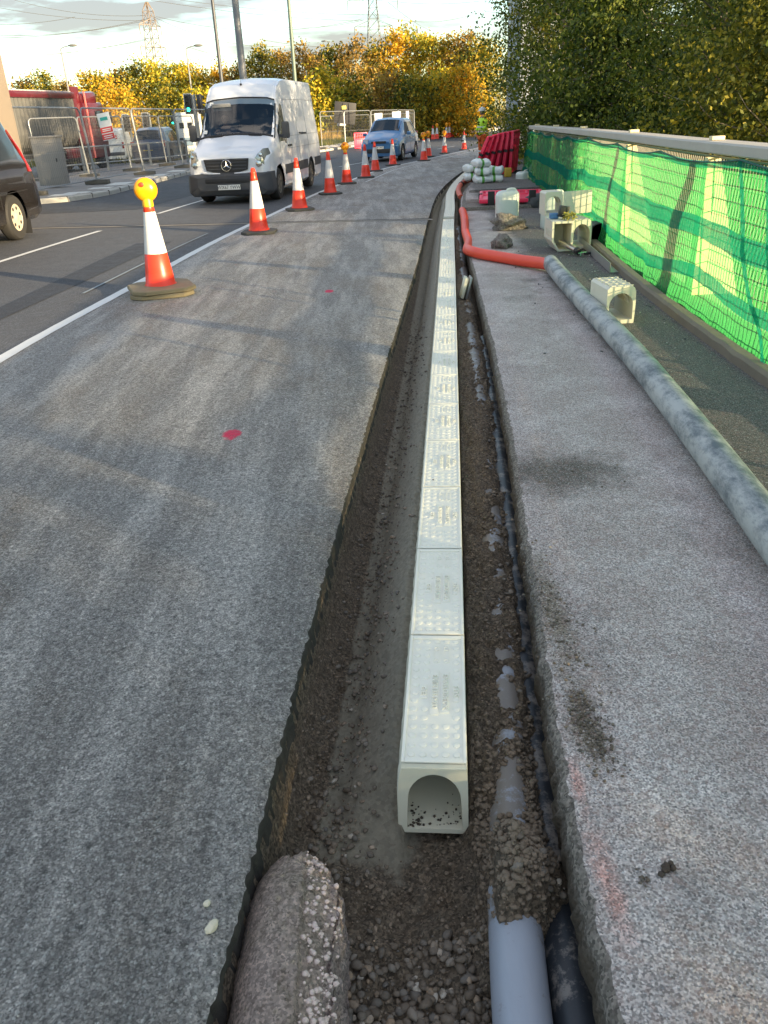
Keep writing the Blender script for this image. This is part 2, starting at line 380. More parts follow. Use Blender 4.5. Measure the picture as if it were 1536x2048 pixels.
# expansion joint across the carriageway
b = MB(); rows = []
for i in range(60):
    x = -7+(8.02)*i/59; y = 15.7-.225*(x+7) if x < 1.1 else 14.
    rows.append([(x, y-.09+.01*fr(x, 1, 0, 5), prof(y)+.0075), (x, y+.07+.01*fr(x, 7, 0, 5), prof(y)+.0075)])
b.grid(rows); tag(b.build('expansion_joint', simple('joint_sealant', (.19, .17, .145), .8, nscale=3, var=.4)), kind='structure')
b = MB(); rows = []
for i in range(60):
    x = -7+(8.02)*i/59; y = 15.86-.225*(x+7)
    rows.append([(x, y-.02, prof(y)+.0076), (x, y+.02, prof(y)+.0076)])
b.grid(rows); tag(b.build('expansion_joint', simple('joint_gap', (.02, .02, .02), .8)), kind='structure')
# dark inset repair bands in the fresh asphalt
m_patch = asphalt_mat('asphalt_patch', (.035, .037, .043), .25, .01)
b = MB(); b.grid([[(xLine(y)-.98-.01*i, y, prof(y)+.0045), (xLine(y)-.72, y, prof(y)+.0045)] for i, y in enumerate(ysteps(7.2, 12.6, .02, .2))])
tag(b.build('road_patch', m_patch), kind='structure')
b = MB(); b.grid([[(-10.5-.0*y, y, prof(y)+.0045), (-5.1+.14*(y-18), y, prof(y)+.0045)] for y in ysteps(18.6, 44, .02, .3)])
tag(b.build('road_patch', m_patch), kind='structure')
# footway slab right of the trench, with a broken edge
b = MB(); rows = []; Y3 = ysteps(-.6, 34, .006, .012)
for y in Y3:
    j = .012*fr(y, 3.3, 7, 13, 6)+.005*fr(y, 9.1, 2, 1.7, 3)
    xe = xTR(y)+j+.012; xb = max(xFE(min(y, 24.5))+.45+max(0, y-24.5)*.4, xe+.5); z = prof(y)
    a1 = .012*fr(y, 1, 3, 47, 6); a2 = .012*fr(y, 5, 3, 58, 6)
    r = [(xe-.004+a2, y, z-.30), (xe+.004+a1, y, z-.20), (xe-.012+a2, y, z-.13), (xe-.018+a1*1.3, y, z-.085), (xe-.006+a2, y, z-.05), (xe-.008+a1, y, z-.022+a1*.3), (xe+.004+a2*.6, y, z-.006), (xe+.012+a1*.5, y, z+.0)]
    r += [(xe+.022+(xb-xe-.022)*k/9, y, z+.001) for k in range(1, 10)]
    rows.append(r)
b.grid(rows)
for i in range(len(b.f)):
    if i % 16 < 7: b.mi[i] = 1
tag(b.build('footway', [m_slab, m_crust], ang=55), kind='structure')
# ================================================================== TRENCH
def duct_top(y): return None
xDU = curve([(.22, .3), (.24, .99), (.27, 1.3), (.33, 1.76), (.4, 2.39), (.48, 3.16), (.56, 4.04), (.67, 5.09), (.82, 6.89), (.955, 8.4), (1.2, 11.3), (1.47, 14.3)])
xBD = curve([(.335, .3), (.365, 1.0), (.385, 1.3), (.425, 1.76), (.485, 2.39), (.575, 3.19), (.66, 4.08), (.80, 5.48), (.93, 6.89)])
def profile(y):
    e = xTL(y); c = xCH(y); R_ = xTR(y); cl, cr = c-.105, c+.098; z = prof(y)
    k = min(1, max(0, (y-1.5)/.25)); k2 = min(1, max(0, (y-1.55)/.9))
    ht = -.275+k*.10+k2*.12
    rz = -.255+.115*k; kq = k; kr = min(1, max(0, (y-1.13)/.14)); rd = -.255+(.128+.02*max(0, 1-max(0, y-1.7)/.8))*kr
    d = xDU(y); 
    P = [(e-.03, -.05), (e-.004, -.06), (e+.012, -.15), (e+.03, -.215), (e+.07, -.25)]
    hs = max(e+.12, cl-.17)
    P += [((e+.07+hs)/2, -.27), (hs, -.262), (cl-.12, -.262+(ht+.262)*.42), (cl-.065, -.262+(ht+.262)*.78), (cl-.02, ht), (cl+.012, ht-.01), (cl+.03, -.29), (cr-.03, -.29 if y > 1.6 else -.262), (cr+.004, rz), (cr+.05, -.255+.115*max(kq, .5*kr))]
    if d < R_-.12:
        hump = .03*math.exp(-((y-1.36)/.10)**2)
        P += [(max(cr+.06, d-.085), rd-.012+hump*1.0), (d, rd-.004+hump*2.2), (d+.07, rd-.05+hump*2.4), (max(d+.08, R_-.05), -.255+.05*kr+hump*2.8), (R_+.03, -.29+.04*kr+hump*2)]
    else: P += [(max(cr+.06, R_-.05), -.16), (R_+.03, -.27)]
    out = [P[0]]
    for p in P[1:]: out.append((max(p[0], out[-1][0]+.002), p[1]))
    return [(a, q+z) for a, q in out]
def interp(P, x):
    if x <= P[0][0]: return P[0][1]
    for (a, p), (c, q) in zip(P, P[1:]):
        if x <= c: 
            t = (x-a)/(c-a); return p+(q-p)*t
    return P[-1][1]
def soil_n(x, y, z):
    h_ = 1. if x > xCH(y)+.1 or x < xTL(y)+.16 or y < 1.5 else .45
    n = .013*fr(x, y, 0, 6, 4)*h_+.014*fr(x, y, 5, 20, 4)*h_+.008*abs(fr(x, y, 8, 55, 3))*h_
    lump = fr(x*1.6, y*.55, 2, 3.1, 2)
    if x > xCH(y)+.11: n += .026*lump+.02*fr(x*2.2, y, 9, 7, 3)+.020*abs(fr(x, y, 4, 26, 4))-.004
    return z+n
def soil_z(x, y): return soil_n(x, y, interp(profile(y), x))
b = MB(); rows = []; conc = []; Y4 = ysteps(.25, 34, .0058, .010)
NX = 96
for y in Y4:
    P = profile(y); x0, x1 = P[0][0], P[-1][0]; r = []; cl = xCH(y)-.105
    for k in range(NX+1):
        x = x0+(x1-x0)*k/NX
        r.append((x, y, soil_n(x, y, interp(P, x))))
        cc = 0.
        if x < xCH(y)+.05: cc = max(0, 1-max(0, (cl-.20-x))/.05)*min(1, max(0, (y-1.42+.12*fr(x, y, 0, 7, 3))/.16))
        if x > xCH(y)-.1: cc *= max(0, 1-(x-xCH(y)+.1)/.12)
        cc = max(cc, .42*max(0., 1-abs(x-.05)/.25)*(y < 1.7))
        conc.append(cc)
    rows.append(r)
b.grid(rows); o = b.build('trench_bed', m_soil, fix=False, ang=180)
at = o.data.attributes.new('concrete', 'FLOAT', 'POINT'); at.data.foreach_set('value', conc)
tag(o, kind='structure')
# gravel and pebbles loose on the trench bottom
def pebble_mat():
    t = NT('trench_pebbles')
    ri = t.geo.outputs['Random Per Island']
    c = t.ramp(ri, (0., (.085, .065, .046)), (.35, (.15, .12, .09)), (.6, (.10, .09, .078)), (.85, (.2, .17, .135)), (.97, (.28, .2, .13)), (1., (.45, .42, .36)))
    c = t.mix(t.ramp(t.noise(30, 5, .7, t.pos), (.45, 0.), (.62, .8)), c, (.10, .075, .05))
    return t.bsdf(c, .6, normal=t.bump(t.noise(120, 4, .7, t.pos), .5, .003), spec=.4)
m_peb = pebble_mat()
b = MB(); cnt = 0
BASE = {}
for s_ in range(12):
    q = MB(); q.rock((0, 0, 0), (1, 1, 1), .35, 2 if s_ < 6 else 1, s_+1); BASE[s_] = (np.array(q.v), q.f)
def peb(x, y, d, up=.25, zb=None):
    vs, fs = BASE[random.randrange(6)+(0 if d > .0125 else 6)]; a = random.random()*6.28; ca, sa = math.cos(a), math.sin(a)
    D = np.array([d*random.uniform(.9, 1.35), d*random.uniform(.7, 1.), d*random.uniform(.5, .75)])
    w = vs*D; X = w[:, 0]*ca-w[:, 1]*sa; Y = w[:, 0]*sa+w[:, 1]*ca; z = (soil_z(x, y) if zb is None else zb)+d*up*.5
    b.add([(x+p, y+q, z+r_) for p, q, r_ in zip(X, Y, w[:, 2])], fs)
for i in range(1500):      # bottom foreground patch
    y = random.uniform(.72, 1.3); x = random.uniform(-.14, .20)
    if y > 1.12 and random.random() < .5: continue
    peb(x, y, random.choice((.008, .011, .014, .018, .022, .027)), random.uniform(.0, .8))
for i in range(1500):      # left foot of the haunch
    y = 1.25+random.random()**1.6*6; e = xTL(y); h = xCH(y)-.105
    x = random.gauss((e+.07+h-.1)/2, (h-e)*.2)
    if x < e+.03 or x > h-.02 or (y < 1.45 and x < -.1): continue
    peb(x, y, random.choice((.006, .008, .011, .015, .021)), random.uniform(0, .8))
for i in range(420):
    y = 1.3+random.random()**1.5*5; x = random.uniform(xDU(y)+.0, xTR(y)-.0)
    peb(x, y, random.choice((.007, .009, .012, .017, .022)), random.uniform(0, .6))
for i in range(260):
    y = 1.45+random.random()**1.5*4; x = random.uniform(xCH(y)+.11, xDU(y))
    peb(x, y, random.choice((.004, .005, .007, .010)), random.uniform(0, .5))
peb_tag = tag(b.build('gravel', m_peb, fix=False, ang=180), 'brown gravel and pebbles loose on the trench bottom', 'gravel', kind='stuff')
b = MB()
for i in range(3600):     # crumbs of soil
    y = .95+random.random()**1.7*7
    if random.random() < .5 and y > 1.5: x = random.uniform(xCH(y)+.11, xTR(y)-.01)
    elif y < 1.6: x = random.uniform(-.15, xTR(y)-.02)
    else: x = xTL(y)+.012+(xCH(y)-.22-xTL(y))*random.random()**1.6
    if y < 1.2 and x > .17: continue
    peb(x, y, random.choice((.004, .005, .006, .008, .011, .014)), random.uniform(-.1, .5))
for i in range(1700):
    y = random.gauss(1.46, .20); x = random.gauss(xDU(y)+.01, .055)
    if y > 1.2 and x < xTR(y)-.01: peb(x, y, random.choice((.005, .007, .010, .014, .018)), random.uniform(-.1, .5))
for i in range(900):
    y = 1.5+random.random()**1.3*6; x = random.gauss(xDU(y), .05)
    if x < xTR(y)-.01: peb(x, y, random.choice((.004, .006, .009, .012, .016)), random.uniform(-.1, .5))
m_crumb = simple('soil_crumbs', (.16, .122, .085), .85, var=.35, nscale=25, bump=.8)
tag(b.build('soil_crumbs', m_crumb, fix=False, ang=180), 'crumbled brown soil loose in the trench', 'soil', kind='stuff')
# chips of stone on the road beside the trench
b = MB()
for i in range(520):
    y = .75+random.random()**1.4*4.5; x = xTL(y)-abs(random.gauss(0, .45))-.012
    peb(x, y, random.choice((.002, .0025, .003, .004, .006)), .5, .004)
for i in range(160):
    y = .9+random.random()*3.5; x = xTR(y)+.035+abs(random.gauss(0, .15))
    peb(x, y, random.choice((.002, .003, .004)), .5, .001)
for i in range(260):
    y = 5.2+random.random()*7; x = xFE(y)-.18-abs(random.gauss(0, .35))
    peb(x, y, random.choice((.006, .009, .013, .018)), .4, .001)
m_grit = NT('stone_grit'); m_grit = m_grit.bsdf(m_grit.ramp(m_grit.geo.outputs['Random Per Island'], (0., (.1, .1, .1)), (.5, (.25, .24, .22)), (.9, (.45, .42, .38)), (1., (.6, .58, .5))), .85)
tag(b.build('grit', m_grit, fix=False, ang=180), 'loose stone chips scattered on the road and footway', 'grit', kind='stuff')
# clods of earth spilt on the footway edge
b = MB()
for (cx, cy, sx, sy, n) in ((.545, 1.72, .03, .10, 320), (.57, 2.25, .04, .25, 220), (.9, 3.4, .2, .15, 60), (.54, 1.22, .008, .012, 20)):
    for i in range(n):
        peb(random.gauss(cx, sx), random.gauss(cy, sy), random.choice((.003, .004, .006, .008, .011)), .5, .001)
tag(b.build('spilt_earth', m_peb, fix=False, ang=180), 'crumbs of brown earth spilt along the footway edge', 'earth', kind='stuff')
# ================================================================== THINGS IN THE TRENCH
m_cover = simple('pale_polymer_cover', (.78, .76, .655), .85, var=.05, spec=.2, nscale=14, dirt=.12, dirtc=(.3, .27, .2))
m_chan = simple('cream_polymer_concrete', (.66, .63, .50), .5, var=.06, nscale=9, bump=.15, bscale=40, dirt=.15)
UL = .583
def channel_body(hw=.0875, L=UL, ht=.238):
    """arched hollow channel, cross-section in x-z, running along y from 0 to L"""
    out = [(-hw-.001, ht), (-hw-.013, ht-.06), (-hw-.015, 0), (hw+.006, 0), (hw+.004, ht-.06), (hw, ht)]
    ins = []; n = 14
    for i in range(n+1):
        a = PI-PI*i/n; ins.append((.073*math.cos(a)*(1 if abs(math.cos(a)) < .99 else 1), .125+(ht-.020-.125)*math.sin(a)))
    ins = [(-.078, .016)]+ins+[(.078, .016)]
    # match the outer outline to the inner one
    outm = []
    tl = [(-hw-.015, 0), (-hw-.014, .08), (-hw-.013, ht-.06), (-hw-.005, ht-.02), (-hw-.001, ht)]
    m = len(ins)
    pts = tl+[(-hw+2*hw*k/5, ht) for k in range(1, 5)]+[(hw, ht), (hw+.002, ht-.03), (hw+.004, ht-.06), (hw+.005, .08), (hw+.006, 0)]
    # resample pts to m by index
    res = []
    for i in range(m):
        f = i*(len(pts)-1)/(m-1); k = min(int(f), len(pts)-2); t = f-k
        res.append((pts[k][0]+(pts[k+1][0]-pts[k][0])*t, pts[k][1]+(pts[k+1][1]-pts[k][1])*t))
    res[0] = pts[0]; res[-1] = pts[-1]
    b = MB(); v = []
    NS = 24
    for j in range(NS+1):
        y = L*j/NS; rib = -.003*(j % 4 in (1, 2))
        v.append([(x+(rib if x < -hw*.9 and z > .02 and z < ht-.01 and 0 < j < NS else 0), y, z) for x, z in res])
    b.grid(v)
    b.grid([[(x, y, z) for x, z in ins] for y in (L, 0)])
    for y in (0, L): b.grid([[(x, y, z) for x, z in res], [(x, y, z) for x, z in ins]])
    b.grid([[(res[0][0], 0, 0), (res[-1][0], 0, 0)], [(res[0][0], L, 0), (res[-1][0], L, 0)]])
    b.grid([[(ins[0][0], 0, .016), (ins[-1][0], 0, .016)], [(ins[0][0], L, .016), (ins[-1][0], L, .016)]])
    for y in (0, L): b.grid([[(res[0][0], y, 0), (res[-1][0], y, 0)], [(ins[0][0], y, .016), (ins[-1][0], y, .016)]])
    return b
def cover_mb(hw=.0875, L=UL, z0=.238):
    b = MB(); e = .009; zt = z0+.022; zr = zt-.0035; g = .003
    b.box((0, L/2, z0+.0092), (2*hw, L-2*g, .0182))
    for x in (-hw+e/2, hw-e/2): b.box((x, L/2, zt-.004), (e, L-2*g, .0082), bev=.0012)
    for y in (g+.009, L-g-.009): b.box((0, y, zt-.0042), (2*hw-2*e-.0004, .018, .0080), bev=.0012)
    NC, NR = 5, 15
    for r_ in range(NR):
        y = .034+(L-.068)*r_/(NR-1); fr_ = 1-y/L
        for c_ in range(NC):
            x = -hw+.026+(2*hw-.052)*c_/(NC-1)
            if .30 < fr_ < .70 and c_ in (2, 3): continue
            if .39 < fr_ < .60 and c_ in (1, 4): continue
            if .08 < fr_ < .28 and c_ in (2, 3): continue
            n = 12; rad = .0105
            b.lathe([(rad, zr-.001), (rad*.98, zr+.0010), (rad*.84, zr+.0017), (rad*.45, zr+.0020), (0.0001, zr+.0021)], (x, y, 0), n)
    # raised text plates, read towards the open end, tops to the right
    def plate(x, fa, fb, w):
        y0, y1 = L*(1-fa), L*(1-fb); b.box((x, (y0+y1)/2, zr+.0006), (w, abs(y1-y0), .0030), bev=.0008)
    xs = [-hw+.026+(2*hw-.052)*c_/(NC-1) for c_ in range(NC)]
    plate(xs[4]-.002, .42, .57, .016); plate(xs[3]-.003, .335, .655, .025); plate(xs[2]-.004, .32, .67, .025); plate(xs[1]-.006, .435, .545, .023)
    def put(s, x, f, size, sx=1.): add_text(b, s, size, lambda p, q, w: (x+q, L*(1-f)-p, zr+.0030+w), .0030, sx)
    put('PDS', xs[4]-.002, .495, .024, 1.25); put('ENVIRODECK', xs[3]-.003, .495, .0235, 1.12); put('EN©1433 D400', xs[2]-.004, .495, .0235, 1.0); put('CE', xs[1]-.006, .49, .022, 1.5)
    for c_ in (2, 3):     # lifting slots
        x = xs[c_]; 
        for f in (.125, .235): b.lathe([(.0105, zr-.001), (.010, zr+.0018), (.0075, zr+.0018), (.007, zr-.0005)], (x, L*(1-f), 0), 14)
        for dx in (-.0088, .0088): b.box((x+dx, L*(1-.18), zr+.0006), (.0028, .06, .0024))
    return b
cb = channel_body(); cv = cover_mb()
def unit(x, y, z, rz, label):
    global proto_u
    if proto_u is None:
        r = empty('drainage_channel'); cb.build('channel_body', m_chan, r, ang=30); cv.build('cover', m_cover, r, ang=40); proto_u = r
    else: r = copy_tree(proto_u)
    r.location = (x, y, z); r.rotation_euler = (0, 0, rz); tag(r, label, 'drainage channel', 'cream drainage channels laid end to end in the trench')
proto_u = None
s_ = 1.605; k = 0
while s_ < 33.3:
    y0 = s_; dx = xCH(y0+.3)-xCH(y0); ang = math.atan2(dx, .3); 
    lab = ('cream drainage channel with open arched end, nearest in the long trench row' if k == 0 else ORD[k]+' drainage channel back from the open arched end' if k < 21 else ORD[k-21]+' drainage channel past the gap in the row near the orange hose')
    unit(xCH(y0), y0, prof(y0+.3)-.258, -ang, lab)
    s_ += (UL+.003)*math.cos(ang); k += 1
    if k == 21: s_ += .42
    if k-21 >= 24: break
# wet earth crumbs in the mouth of the first channel
b = MB()
for (cx, w, n) in ((-.052, .016, 34), (.018, .012, 14), (.060, .010, 18)):
    for i in range(n):
        x, y = random.gauss(cx, w), 1.615+abs(random.gauss(0, .035)); peb(xCH(1.6)+max(-.076, min(.076, x)), y, random.choice((.003, .004, .006, .009)), .5, -.241)
m_earth = simple('damp_earth', (.055, .04, .028), .8, var=.3, nscale=40, bump=.6)
tag(b.build('earth_crumbs', m_earth, fix=False, ang=180), 'dark earth crumbs lying in the open mouth of the first channel', 'earth', kind='stuff')
# ducts
def duct_mat(name, col, dk, thr=.55):
    t = NT(name); P = t.pos
    c = t.mix(t.noise(6, 6, .7, t.map(P, (3, .6, 3))), tuple(x*.85 for x in col), tuple(x*1.12 for x in col))
    dy = t.ramp(t.math('MULTIPLY', t.sep(P)[1], .5), (.57, 0.), (.68, .2))
    dy = dy if col[0] > .1 else 0.
    c = t.mix(t.ramp(t.math('ADD', t.noise(11, 8, .75, P), dy), (thr, 0.), (thr+.09, .85)), c, dk)
    return t.bsdf(c, .42, normal=t.bump(t.noise(50, 5, .7, P), .15, .003), spec=.4)
m_duct = duct_mat('grey_duct_plastic', (.29, .32, .37), (.17, .145, .115), .60)
m_bduct = duct_mat('black_duct_plastic', (.022, .026, .032), (.20, .18, .16), .50)
b = MB(); b.tube([(xDU(y), y, prof(y)-(.183 if y < 1.2 else .183+.030*min(1, (y-1.2)/.2))-.006*math.sin(y*1.7)) for y in ysteps(.2, 14.2, .03, .06)], .064, 28)
tag(b.build('duct_pipe', m_duct), 'smooth grey plastic duct half buried in earth right of the channels', 'duct')
b = MB(); b.tube([(xBD(y), y, prof(y)-.205-.03*min(1, max(0, (y-1.15)/.2))-.012*math.sin(y*1.3)) for y in ysteps(.2, 6.8, .03, .06)], .060, 28)
tag(b.build('duct_pipe', m_bduct), 'black duct pressed against the broken footway edge', 'duct')
# concrete lump, bottom left of the trench
def lump_mat():
    t = NT('old_concrete_lump'); P = t.ob
    c = t.mix(t.noise(6, 6, .7, P), (.50, .385, .32), (.70, .57, .49))
    c = t.mix(t.ramp(t.noise(3, 5, .7, P), (.5, 0.), (.68, .7)), c, (.29, .25, .18))
    x, y, z = t.sep(P)
    e = t.math('ADD', x, t.math('MULTIPLY', t.math('SUBTRACT', t.noise(22, 6, .75, P), .5), .06))
    edge = t.ramp(t.math('ADD', e, .5), (.574, 0.), (.592, 1.))
    c = t.mix(edge, c, t.mix(t.noise(50, 5, .7, P), (.36, .26, .23), (.85, .72, .66)))
    v = t.vor(45, P); vc = t.sep(t.vor(45, P, 'Color'))
    c = t.mix(t.math('MULTIPLY', t.ramp(v, (.15, 1.), (.35, 0.)), t.ramp(vc[0], (.7, 0.), (.9, .8))), c, (.6, .5, .36))
    c = t.mix(t.ramp(t.noise(40, 7, .8, P), (.54, 0.), (.68, .6)), c, (.13, .105, .085))
    gr = t.sep(t.vor(190, P, 'Color'))[2]; c = t.mix(1., c, t.ramp(gr, (0., .6), (.5, .95), (1., 1.4)), 'MULTIPLY')
    gr = t.sep(t.vor(70, P, 'Color'))[2]; c = t.mix(1., c, t.ramp(gr, (0., .85), (.5, .95), (1., 1.15)), 'MULTIPLY')
    h = t.math('ADD', t.math('MULTIPLY', t.noise(30, 9, .85, P), 1.6), t.math('MULTIPLY', edge, t.noise(60, 4, .7, P)))
    return t.bsdf(c, .85, normal=t.bump(h, 1., .02), spec=.2)
b = MB(); rows = []; NL = 130; NW = 90
for i in range(NL+1):
    u = i/NL; y = .62+.80*u                       # near -> far, rounded far end
    e = (1-max(0, (u-.68)/.32)**2.4)**.5 if u < 1 else 0.
    w = .122*max(e, .03); r = []
    for k in range(NW+1):
        a = PI*k/NW; cx = -math.cos(a); sz = math.sin(a)**.42
        x = w*cx; z = -.30+.265*sz*max(.35, e)**.5
        if x > -.02 and x < .1: z -= .012*(x > .03)
        q = Vector((x*9, y*9, z*9)); n_ = noise.fractal(q, 1, 2, 5)*.0055+noise.fractal(q*4, 1, 2, 4)*.0038*(1+1.2*(x > .085)+.6*(u > .86))+noise.fractal(q*11, 1, 2, 3)*.0022
        r.append((x+n_+.008*noise.fractal(Vector((y*14, 0, 0)), 1, 2, 3)*(x > .05), y+(n_*1.5 if u > .9 else 0), z+n_))
    rows.append(r)
b.grid(rows)
o = b.build('concrete_lump', lump_mat(), ang=180); o.location = (-.255, .02, .018)
b = MB(); b2 = MB()
for i in range(900):
    r_ = rows[random.randrange(12, NL-1)]; q = random.random(); kk = int(NW*(.06+.5*random.random()**.8)) if q < .6 else int(NW*random.uniform(.60, .86)); p = r_[kk]; s__ = random.choice((.003, .004, .006, .009)) if q < .6 else random.choice((.005, .007, .010, .014))
    vs_, fs_ = BASE[random.randrange(6, 12)]; (b if q < .6 else b2).add([(p[0]+a_*s__*1.2, p[1]+c_*s__, p[2]+d_*s__*.8) for a_, c_, d_ in vs_], fs_)
b2.build('broken_fringe', simple('pinkish_mortar', (.60, .49, .44), .85, var=.3, nscale=30, bump=.6), o, fix=False, ang=180)
tag(o, 'rounded lump of old pinkish concrete lying in the trench foreground', 'concrete lump')
for (px, py, d, nm, lab) in ((425, 1860, (.022, .036, .018), 'stone', 'cream flint stone lying on the road edge beside the concrete lump'), (415, 1812, (.016, .017, .012), 'stone', 'small pale stone above the cream flint on the road edge')):
    p = G(px, py); b = MB(); b.rock((0, 0, d[2]*.35), d, .25, 3, int(px)); o = b.build(nm, simple('cream_stone', (.62, .56, .42), .6, bump=.3), ang=180); o.location = p+Vector((0, 0, .004)); o.rotation_euler = (0, 0, -.5); tag(o, lab, 'stone')
p = G(1335, 1738); b = MB()
for i in range(9): b.rock((random.gauss(0, .012), random.gauss(0, .012), .006), (.014, .016, .012), .4, 2, i)
o = b.build('earth_clod', m_earth, ang=180); o.location = p; tag(o, 'small dark clod of earth alone on the footway', 'clod')
# sponge-like float/trowel leaning in trench right of channels
p = A(922, 575, 8.2); b = MB(); b.box((0, 0, .09), (.03, .16, .20), Matrix.Rotation(.25, 3, 'Y'), bev=.004); 
o = b.build('plastic_offcut', m_chan); o.location = (xCH(8.2)+.17, 8.2, -.13); b = MB(); b.box((.045, 0, .085), (.02, .155, .215), Matrix.Rotation(.25, 3, 'Y'), bev=.004); b.build('metal_edge', simple('dull_zinc', (.4, .41, .42), .35, .8), o)
tag(o, 'short cream offcut with a metal edge standing between channel and grey duct', 'offcut')
# ================================================================== HOSE AND BIG PIPE
m_hose = simple('orange_red_hose', (.80, .075, .035), .45, var=.08, nscale=5)
hp = [(1.62, 14.9, -.02), (1.585, 14.4, -.01), (1.50, 13.4, -.03), (1.40, 12.4, -.06), (1.33, 11.4, -.06), (1.22, 10.6, -.03), (1.17, 10.1, .03), (1.19, 9.78, .055), (1.28, 9.58, .055), (1.44, 9.32, .055), (1.62, 9.0, .06), (1.80, 8.66, .075), (1.84, 8.5, .085)]
def smooth_path(P, n=6):
    P = [Vector(p) for p in P]; out = []
    for i in range(len(P)-1):
        p0, p1, p2, p3 = P[max(i-1, 0)], P[i], P[i+1], P[min(i+2, len(P)-1)]
        for k in range(n):
            t = k/n; out.append(.5*((2*p1)+(p2-p0)*t+(2*p0-5*p1+4*p2-p3)*t*t+(3*p1-p0-3*p2+p3)*t**3))
    return out+[P[-1]]
def corr(path, r, amp=.0025, pitch=.02):
    """resample and ripple a hose"""
    P = smooth_path(path, 8); L = [0]
    for a, c in zip(P, P[1:]): L.append(L[-1]+(c-a).length)
    out = []; rs = []; n = int(L[-1]/(pitch/2)); k = 0
    for i in range(n+1):
        d = L[-1]*i/n
        while k < len(L)-2 and L[k+1] < d: k += 1
        t = (d-L[k])/(L[k+1]-L[k]); out.append(P[k].lerp(P[k+1], t)); rs.append(r+(amp if i % 2 else -amp))
    return out, rs
b = MB(); P_, rs = corr(hp, .060, .0012, .03); b.tube(P_, .05, 16, rs=rs)
tag(b.build('flexible_hose', m_hose), 'bright orange hose bending out of the trench into the big dusty pipe', 'hose')
def pipe_mat():
    t = NT('dusty_black_pipe'); P = t.pos
    f = t.ramp(t.math('ADD', t.math('MULTIPLY', t.noise(5, 4, .6, P), .5), t.math('MULTIPLY', t.noise(26, 9, .85, t.map(P, (1, .35, 1))), .5)), (.42, 0.), (.56, 1.))
    c = t.mix(f, (.10, .12, .135), (.38, .39, .38))
    c = t.mix(t.ramp(t.noise(3, 7, .7, P), (.58, 0.), (.7, .6)), c, (.05, .06, .065))
    return t.bsdf(c, .5, normal=t.bump(t.noise(40, 5, .7, P), .25, .004), spec=.45)
m_pipe = pipe_mat()
pp = smooth_path([(1.86, 8.62, .085), (1.80, 7.7, .085), (1.735, 6.4, .085), (1.67, 5.1, .085), (1.60, 4.2, .084), (1.52, 3.3, .083), (1.45, 2.6, .082), (1.38, 1.9, .081), (1.30, 1.2, .081)], 5)
b = MB(); b.tube(pp, .080, 32, caps=False); b.tube(pp, .070, 32, caps=False)
for e in (0, -1):
    T_ = (pp[1]-pp[0]).normalized() if e == 0 else (pp[-1]-pp[-2]).normalized(); u = T_.orthogonal().normalized(); w = T_.cross(u)
    b.grid([[pp[e]+u*(r_*math.cos(2*PI*k/32))+w*(r_*math.sin(2*PI*k/32)) for k in range(32)] for r_ in (.080, .070)], closed=True)
tag(b.build('drain_pipe', m_pipe), 'long dark pipe smeared with pale dust lying across the footway', 'pipe')
# far orange hose pieces
b = MB(); P_, rs = corr([(1.95, 18.2, -.1), (1.97, 18.9, -.03), (2.1, 19.7, .02), (2.35, 20.5, .05), (2.7, 21.2, .07)], .055, .0012, .04); b.tube(P_, .05, 14, rs=rs)
o = b.build('flexible_hose', simple('faded_orange_hose', (.60, .11, .06), .55)); tag(o, 'faded orange hose length passing under the white bags', 'hose')
b = MB(); q0, q1 = P_[len(P_)//2], P_[len(P_)//2+6]; b.tube([q0, q1], .064, 16); b.build('black_collar', simple('black_rubber', (.02, .02, .02), .6), o)
# ================================================================== LOOSE CHANNEL BLOCKS
def block_mb(hw, L, ht, th=.016, slots=True, spring=.5):
    """short hollow channel block standing on its base, open at both ends, arched mouth"""
    n = 16; ins = [(-hw+th*1.2, .03)]
    for i in range(n+1):
        a = PI-PI*i/n; ins.append(((hw-th*1.3)*math.cos(a), ht*spring+(ht-.05-ht*spring)*math.sin(a)))
    ins.append((hw-th*1.2, .03)); m = len(ins); out = []
    ch = .035
    pts = [(-hw, 0), (-hw, ht*.3), (-hw, ht*.7), (-hw, ht-.002), (-hw*.5, ht), (0, ht), (hw*.5, ht), (hw-ch*.6, ht), (hw, ht-ch*1.6), (hw, ht*.3), (hw-.004, 0)]
    for i in range(m):
        f = i*(len(pts)-1)/(m-1); k = min(int(f), len(pts)-2); t = f-k
        out.append((pts[k][0]+(pts[k+1][0]-pts[k][0])*t, pts[k][1]+(pts[k+1][1]-pts[k][1])*t))
    b = MB()
    b.grid([[(x, y, z) for x, z in out] for y in (0, L)]); b.grid([[(x, y, z) for x, z in ins] for y in (L, 0)])
    for y in (0, L): b.grid([[(x, y, z) for x, z in out], [(x, y, z) for x, z in ins]])
    for z, s in ((0, out), (.03, ins)): b.grid([[(s[0][0], 0, z), (s[-1][0], 0, z)], [(s[0][0], L, z), (s[-1][0], L, z)]])
    for y in (0, L): b.grid([[(out[0][0], y, 0), (out[-1][0], y, 0)], [(ins[0][0], y, .03), (ins[-1][0], y, .03)]])
    if slots:
        for k in range(5): b.box((0, .03+(L-.06)*k/4, ht+.002), (2*hw*.86, .006, .006))
        for k in range(4): b.box((-hw+.035+k*(2*hw-.07)/3, L/2, ht+.0025), (.007, L*.92, .0070))
    return b
def ribs_mb(hw, L, ht, spring=.5):
    b = MB(); n = 14
    for j in range(7):
        y = L*(.2+.09*j); P = []
        for i in range(5, n+1):
            a = PI-PI*i/n; P.append(((hw-.030)*math.cos(a), y, ht*spring+(ht-.058-ht*spring)*math.sin(a)))
        b.tube(P, .006, 5)
    return b
o = block_mb(.115, .40, .285).build('channel_block', m_chan, ang=30); o.location = (1.915, 6.24, .001); o.rotation_euler = (0, 0, math.radians(4))
